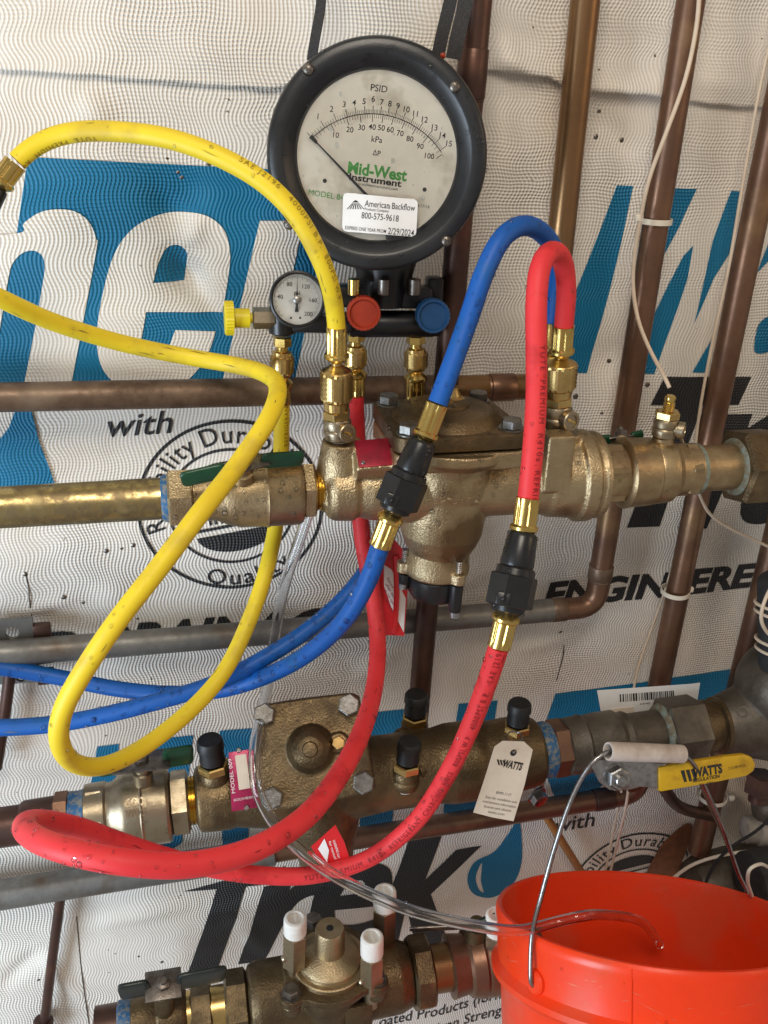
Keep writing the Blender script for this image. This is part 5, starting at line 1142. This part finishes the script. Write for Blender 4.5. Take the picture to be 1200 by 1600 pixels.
def bucket_r(t):
    q = [p for p in prof[2:15]]
    for (t0, r0), (t1, r1) in zip(q, q[1:]):
        if t0 <= t <= t1: return r0+(r1-r0)*(t-t0)/max(1e-9, t1-t0)
    return .155
rs = random.Random(12); mb = MB()
for _ in range(70):
    a0 = aL+rs.uniform(-.9, 1.9); t0 = rs.choice((rs.uniform(-.045, -.014), rs.uniform(-.3, -.08))); ln = .004+.03*rs.random()**3; sl = rs.uniform(-.5, .5); wd = .00015+.0003*rs.random(); k = 6; vs = []
    for i in range(k+1):
        u = i/k; t = t0+sl*ln*u; f = wd*(1-abs(2*u-1))
        for q in (-f, f): a = a0+ln*u/.16; rr = bucket_r(t+q)+.00012; vs.append(BM @ V((rr*math.cos(a), rr*math.sin(a), t+q)))
    mb.add(vs, [(2*i, 2*i+1, 2*i+3, 2*i+2) for i in range(k)])
mb.build('scratches', 'bucket_scuff', bk, 80)['kind'] = 'stuff'
# ================================================================ CLEAR DRAIN TUBE
def clear_tube(name, pts, ro, ri, label):
    P, T, Nn, B, L = spline(pts, .006); n = 18; vs = []
    for r_ in (ro, ri):
        for i, p in enumerate(P):
            for k in range(n): a = 2*math.pi*k/n; vs.append(p+(Nn[i]*math.cos(a)+B[i]*math.sin(a))*r_)
    m = len(P); o2 = m*n; fs = []
    for i in range(m-1):
        for k in range(n):
            k2 = (k+1) % n; fs.append((i*n+k, i*n+k2, (i+1)*n+k2, (i+1)*n+k)); fs.append((o2+i*n+k, o2+(i+1)*n+k, o2+(i+1)*n+k2, o2+i*n+k2))
    for k in range(n): k2 = (k+1) % n; fs.append((k, o2+k, o2+k2, k2)); i = (m-1)*n; fs.append((i+k, i+k2, o2+i+k2, o2+i+k))
    mb = MB(); mb.add(vs, fs); return tag(mb.build(name, 'tube', None, 80), label, 'tube')
ct = clear_tube('drain_tube', [pt(482, 800, .10), pt(470, 838, .10), pt(446, 910, .095), pt(430, 990, .085), pt(422, 1050, .09), pt(408, 1120, .15), pt(398, 1175, .195), pt(400, 1225, .215), pt(424, 1280, .225), pt(470, 1330, .235), pt(540, 1378, .245), pt(640, 1422, .25), pt(740, 1446, .25), pt(800, 1454, .245),
    pL+bkN*.010+outL*.004, pL+bkN*.012-outL*.03, pt(905, 1432, .235), pt(955, 1430, .20), pt(1005, 1442, .17), pt(1030, 1475, .16)], .0053, .0041, 'clear vinyl drain tube draped down into the red bucket')
dew(ct, 60, .0006, .0013, 68, -.9, parent=ct)

# ================================================================ TAGS AND LABELS
def card(name, q, m, label, cat, th=.0005):
    """q: outline as (px, py, d), roughly planar"""
    P = [pt(*p) for p in q]; c = sum(P, V())/len(P); n = V()
    for i in range(len(P)): n += (P[i-1]-c).cross(P[i]-c)
    n.normalize()
    if n.dot(CAM-c) < 0: n = -n
    M = frame(c, n, V((1, 0, 0))); Mi = M.inverted(); L = [(Mi @ p).to_2d() for p in P]; area_ = sum(L[i-1].x*L[i].y-L[i].x*L[i-1].y for i in range(len(L)))
    o = [(p.x, p.y) for p in L]
    if area_ < 0: o = o[::-1]
    mb = MB(); mb.plate(M, o, -th, 0); ob = tag(mb.build(name, m, None, 30), label, cat)
    return ob, M, (lambda x, y: (lambda q: (q.x, q.y))(Mi @ onplane(x, y, c, n)))
tg, TM, tl_ = card('hanging_tag', [(772, 1166, .186), (786, 1158, .186), (820, 1160, .186), (833, 1172, .186), (818, 1225, .19), (803, 1284, .20), (771, 1278, .20), (740, 1270, .20), (757, 1215, .192)], 'card', 'cream cardboard hanging tag printed WATTS on the lower line', 'tag')
ta = math.atan2(tl_(816, 1198)[1]-tl_(776, 1190)[1], tl_(816, 1198)[0]-tl_(776, 1190)[0]); mb = MB()
plane_text(mb, 'WATTS', TM, tl_(801, 1195), .0072, ta, .0210, .0003, bold=.04)
for k in range(3): x = 776+k*4.5; mb.add([TM @ V((*tl_(*p), .0003)) for p in ((x, 1186+k*.6), (x+3.2, 1187+k*.6), (x+5, 1195.5+k*.6), (x+2.6, 1195+k*.6))], [(0, 1, 2, 3)])
hc = tl_(802, 1176); mb.lathe(TM @ Matrix.Translation((*hc, .0002)), [(0, .0032), (.0002, .0032)], 18); mb.build('tag_lettering', 'ink', tg)
mb = MB(); plane_text(mb, 'BMM-1117', TM, tl_(787, 1240), .0028, ta, .016, .0003)
for k in range(4): plane_text(mb, ('Scan for installation and', 'maintenance information', 'Escanee para obtener', 'watts.com')[k], TM, tl_(783-k*2.6, 1249+k*7), .0026, ta, (.034, .036, .030, .018)[k], .0003)
mb.build('tag_small_print', 'ink_grey', tg)
mb = MB(); mb.tube(spline([pt(802, 1176, .190), pt(795, 1165, .175), pt(790, 1150, .16), pt(800, 1142, .15), pt(815, 1146, .155), pt(812, 1160, .175), pt(803, 1176, .190)], .004), .0008, 6); mb.build('tag_tie', 'steel', tg)
lb, BMx, bl_ = card('barcode_label', [(933, 1079, .082), (1078, 1069, .082), (1094, 1067, .082), (1089, 1100, .084), (1076, 1140, .086), (945, 1146, .086)], 'paper', 'white barcode label tucked behind the lower pipe by the hex union', 'label')
ba = math.atan2(bl_(1060, 1084)[1]-bl_(960, 1091)[1], bl_(1060, 1084)[0]-bl_(960, 1091)[0]); mb = MB(); rr_ = random.Random(5); x = 968.
while x < 1054:
    wdt = rr_.choice((1.1, 1.1, 2.0, 2.8)); y = 1090.5-(x-968)*.07; mb.add([BMx @ V((*bl_(*p), .0004)) for p in ((x, y-6), (x+wdt, y-6), (x+wdt+.6, y+6), (x+.6, y+6))], [(0, 1, 2, 3)]); x += wdt+rr_.choice((1.2, 1.8, 2.4))
plane_text(mb, '8100 4455', BMx, bl_(1008, 1099), .0022, ba, .012, .0004); mb.build('barcode', 'ink', lb)
mb = MB(); mb.plate(BMx, [bl_(*p) for p in ((953, 1108), (990, 1104), (993, 1130), (956, 1132))][::-1], .0002, .0006); mb.build('stained_patch', 'card', lb)
rt, RTM, rl_ = card('red_ribbon_tag', [(577, 850, .055), (612, 838, .06), (640, 872, .07), (636, 935, .08), (632, 992, .085), (602, 994, .085), (577, 990, .075), (572, 930, .068)], 'red_plastic', 'red plastic tag with white label hanging behind the upper backflow preventer', 'tag', .001)
mb = MB(); mb.plate(RTM, [rl_(*p) for p in ((600, 882), (612, 890), (634, 935), (631, 988), (612, 950), (600, 915))][::-1], .0002, .0007); rlb = mb.build('white_label', 'paper', rt)
mb = MB(); ra = math.atan2(rl_(630, 950)[1]-rl_(600, 900)[1], rl_(630, 950)[0]-rl_(600, 900)[0])
for k in range(4): plane_text(mb, ('Remove this tag', 'after testing', 'do not operate', 'until tested')[k], RTM, rl_(609-k*2+6, 918+k*9), .0030, ra, .022, .0009)
mb.build('label_print', 'ink_red', rlb)
for a_, b_ in (((590, 860), (583, 985)), ((618, 868), (616, 988))): mb = MB(); mb.tube(spline([RTM @ V((*rl_(*a_), .001)), RTM @ V((*rl_((a_[0]+b_[0])/2+4, (a_[1]+b_[1])/2), .004)), RTM @ V((*rl_(*b_), .001))], .01), .0028, 8); mb.build('tag_fold', 'red_plastic', rt)
rt2, R2M, r2_ = card('red_warning_tag', [(486, 1322, .20), (524, 1290, .20), (538, 1316, .205), (548, 1346, .21), (505, 1358, .21)], 'red_plastic', 'small red tag with white diamond under the lower backflow preventer', 'tag', .001)
mb = MB(); mb.plate(R2M, [r2_(*p) for p in ((497, 1326), (507, 1310), (514, 1328), (511, 1347))][::-1], .0002, .0006); mb.build('white_diamond', 'paper', rt2)
mb = MB(); pa = math.atan2(r2_(535, 1340)[1]-r2_(525, 1310)[1], r2_(535, 1340)[0]-r2_(525, 1310)[0])
for k in range(2): plane_text(mb, ('WARNING scan', 'for manual')[k], R2M, r2_(526-k*6, 1326+k*2), .0024, pa, .018, .0004)
mb.build('tag_print', 'paper', rt2)

# ================================================================ WIRES, TIES AND SMALL THINGS AT THE RIGHT
def wire(pts, r, m, label):
    mb = MB(); mb.tube(spline([pt(*p) for p in pts], .006), r, 8); return tag(mb.build('wire', m, None, 80), label, 'wire')
wire([(1112, -260, .055), (1094, -40, .058), (1090, 30, .058), (1072, 120, .06), (1040, 210, .062), (1014, 280, .060), (1001, 340, .056), (991, 400, .05), (989, 450, .05), (997, 500, .06), (1016, 548, .08), (1040, 592, .11), (1046, 606, .115)], .0019, 'wire_beige', 'beige wire tied to a copper pipe and ending at the bleed cock')
wire([(1057, 662, .12), (1066, 690, .10), (1076, 725, .085), (1090, 765, .08), (1108, 802, .075), (1140, 825, .07), (1175, 842, .065), (1230, 868, .06)], .0016, 'wire_beige', 'beige wire leaving the bleed cock down to the right edge')
wire([(1260, -260, .03), (1215, 20, .03), (1200, 80, .03), (1182, 165, .032), (1160, 290, .035), (1138, 420, .04), (1112, 540, .04), (1092, 650, .04), (1080, 760, .03), (1060, 850, .02), (1040, 920, .02), (1016, 988, .02), (998, 1040, .025), (988, 1090, .04), (984, 1150, .045), (974, 1220, .04), (960, 1290, .04), (940, 1390, .04)], .0015, 'wire_beige', 'pale wire running down along the right copper pipe behind the label')
wire([(1040, 1382, .05), (1080, 1352, .06), (1130, 1336, .075), (1170, 1330, .09), (1215, 1326, .10)], .0022, 'nylon', 'white cable curving above the bucket at the right')
wire([(1175, 1400, .17), (1168, 1375, .18), (1172, 1356, .185), (1186, 1350, .18), (1200, 1355, .165)], .0020, 'nylon', 'short white cable hook against the black foam')
wire([(1212, 905, .15), (1196, 935, .165), (1188, 965, .165), (1200, 990, .16), (1215, 1000, .15)], .0018, 'wire_beige', 'beige wire hook hanging on the black foam at the right edge')
wire([(1232, 560, .02), (1215, 640, .02), (1205, 720, .02), (1212, 800, .025), (1235, 850, .03)], .0016, 'wire_beige', 'beige wire sagging at the far right beside the black lettering')
wire([(1094, 1225, .10), (1110, 1262, .09), (1132, 1310, .08), (1150, 1360, .08), (1156, 1400, .08)], .0017, 'copper', 'thin brown wire falling behind the yellow lever into the corner')
def tie(x, y, d, dirx, rp, tailp, label):
    c = pt(x, y, d); ax = (pt(*dirx[1])-pt(*dirx[0])).normalized(); M = frame(c, ax, V((0, -1, 0))); r0 = rp*mpp(x, y, d)+.0012; n = 32; mb = MB(); h = .0024
    for (ra, rb) in ((r0, r0+.0012),): mb.lathe(M, [(-h, ra), (-h, rb), (h, rb), (h, ra), (-h, ra)], n, cap=False)
    b = mb.build('cable_tie', 'nylon', None, 30); tag(b, label, 'cable tie')
    mb = MB(); mb.box(frame(pt(*tailp), V((0, -1, 0)), V((1, 0, 0))), .007, .006, .005, .001); mb.build('tie_head', 'nylon', b)
tie(1024, 345, DP, ((1060, 100, DP), (1003, 465, DP)), 22, (998, 340, .055), 'white nylon cable tie high on a copper pipe beside the beige wire')
tie(1055, 924, DP, ((1083, 760, DP), (1022, 1075, DP)), 19, (1078, 921, .04), 'white nylon cable tie on the copper pipe beside ENGINEERED')
tie(1113, 1243, DP, ((1140, 1130, DP), (1100, 1310, DP)), 20, (1143, 1247, .045), 'small nylon tie on the pipe under the yellow lever')
o = empty('insulated_pipe', pt(1180, 1360, .07), 'thick brown level pipe behind the bucket at the right edge', 'pipe')
mb = MB(); M = frame(pt(1078, 1392, .06), pt(1320, 1348, .06)-pt(1078, 1392, .06)); k = mpp(1150, 1360, .06); mb.lathe(M, [(0, 30*k), (.004, 44*k), (.02, 52*k), (.06, 56*k), (.25, 56*k)], 36); mb.build('tube', 'strainer', o)
mb = MB(); M = frame(pt(1168, 1378, .12), pt(1330, 1350, .12)-pt(1168, 1378, .12)); k = mpp(1190, 1370, .12); mb.lathe(M, [(0, 38*k), (.003, 46*k), (.2, 48*k)], 32); tag(mb.build('foam_sleeve', 'foam'), 'black foam pipe sleeve behind the bucket rim at the right edge', 'insulation')
rod('thin_pipe', [(1008, 1180, .06), (1040, 1235, .05), (1062, 1262, .045), (1120, 1275, .045)], 20, 'copper_dark', 'short dark bent pipe behind the yellow lever')
wire([(985, 1205, .15), (978, 1260, .10), (964, 1320, .06), (950, 1380, .04), (944, 1430, .03)], .0016, 'wire_beige', 'pale pinkish wire hanging from the lever nut toward the bucket')
wire([(1215, 1268, .09), (1180, 1300, .09), (1150, 1318, .085), (1118, 1348, .08), (1100, 1385, .08)], .0018, 'foam', 'thin black cable drooping over the thick brown pipe')
o = empty('white_fitting', pt(1190, 1290, .05), 'dirty white plastic pipe fitting low at the right edge', 'fitting')
mb = MB(); k = mpp(1190, 1290, .05); M = frame(pt(1160, 1296, .05), V((1, -.2, .05))); mb.lathe(M, [(0, 16*k), (.003, 21*k), (.016, 22*k), (.018, 26*k), (.05, 27*k)], 28); mb.build('hub', 'white_dirty', o)
mb = MB(); mb.ball(pt(1205, 1262, .05), 30*k, 20, 12); mb.build('elbow', 'strainer', o)
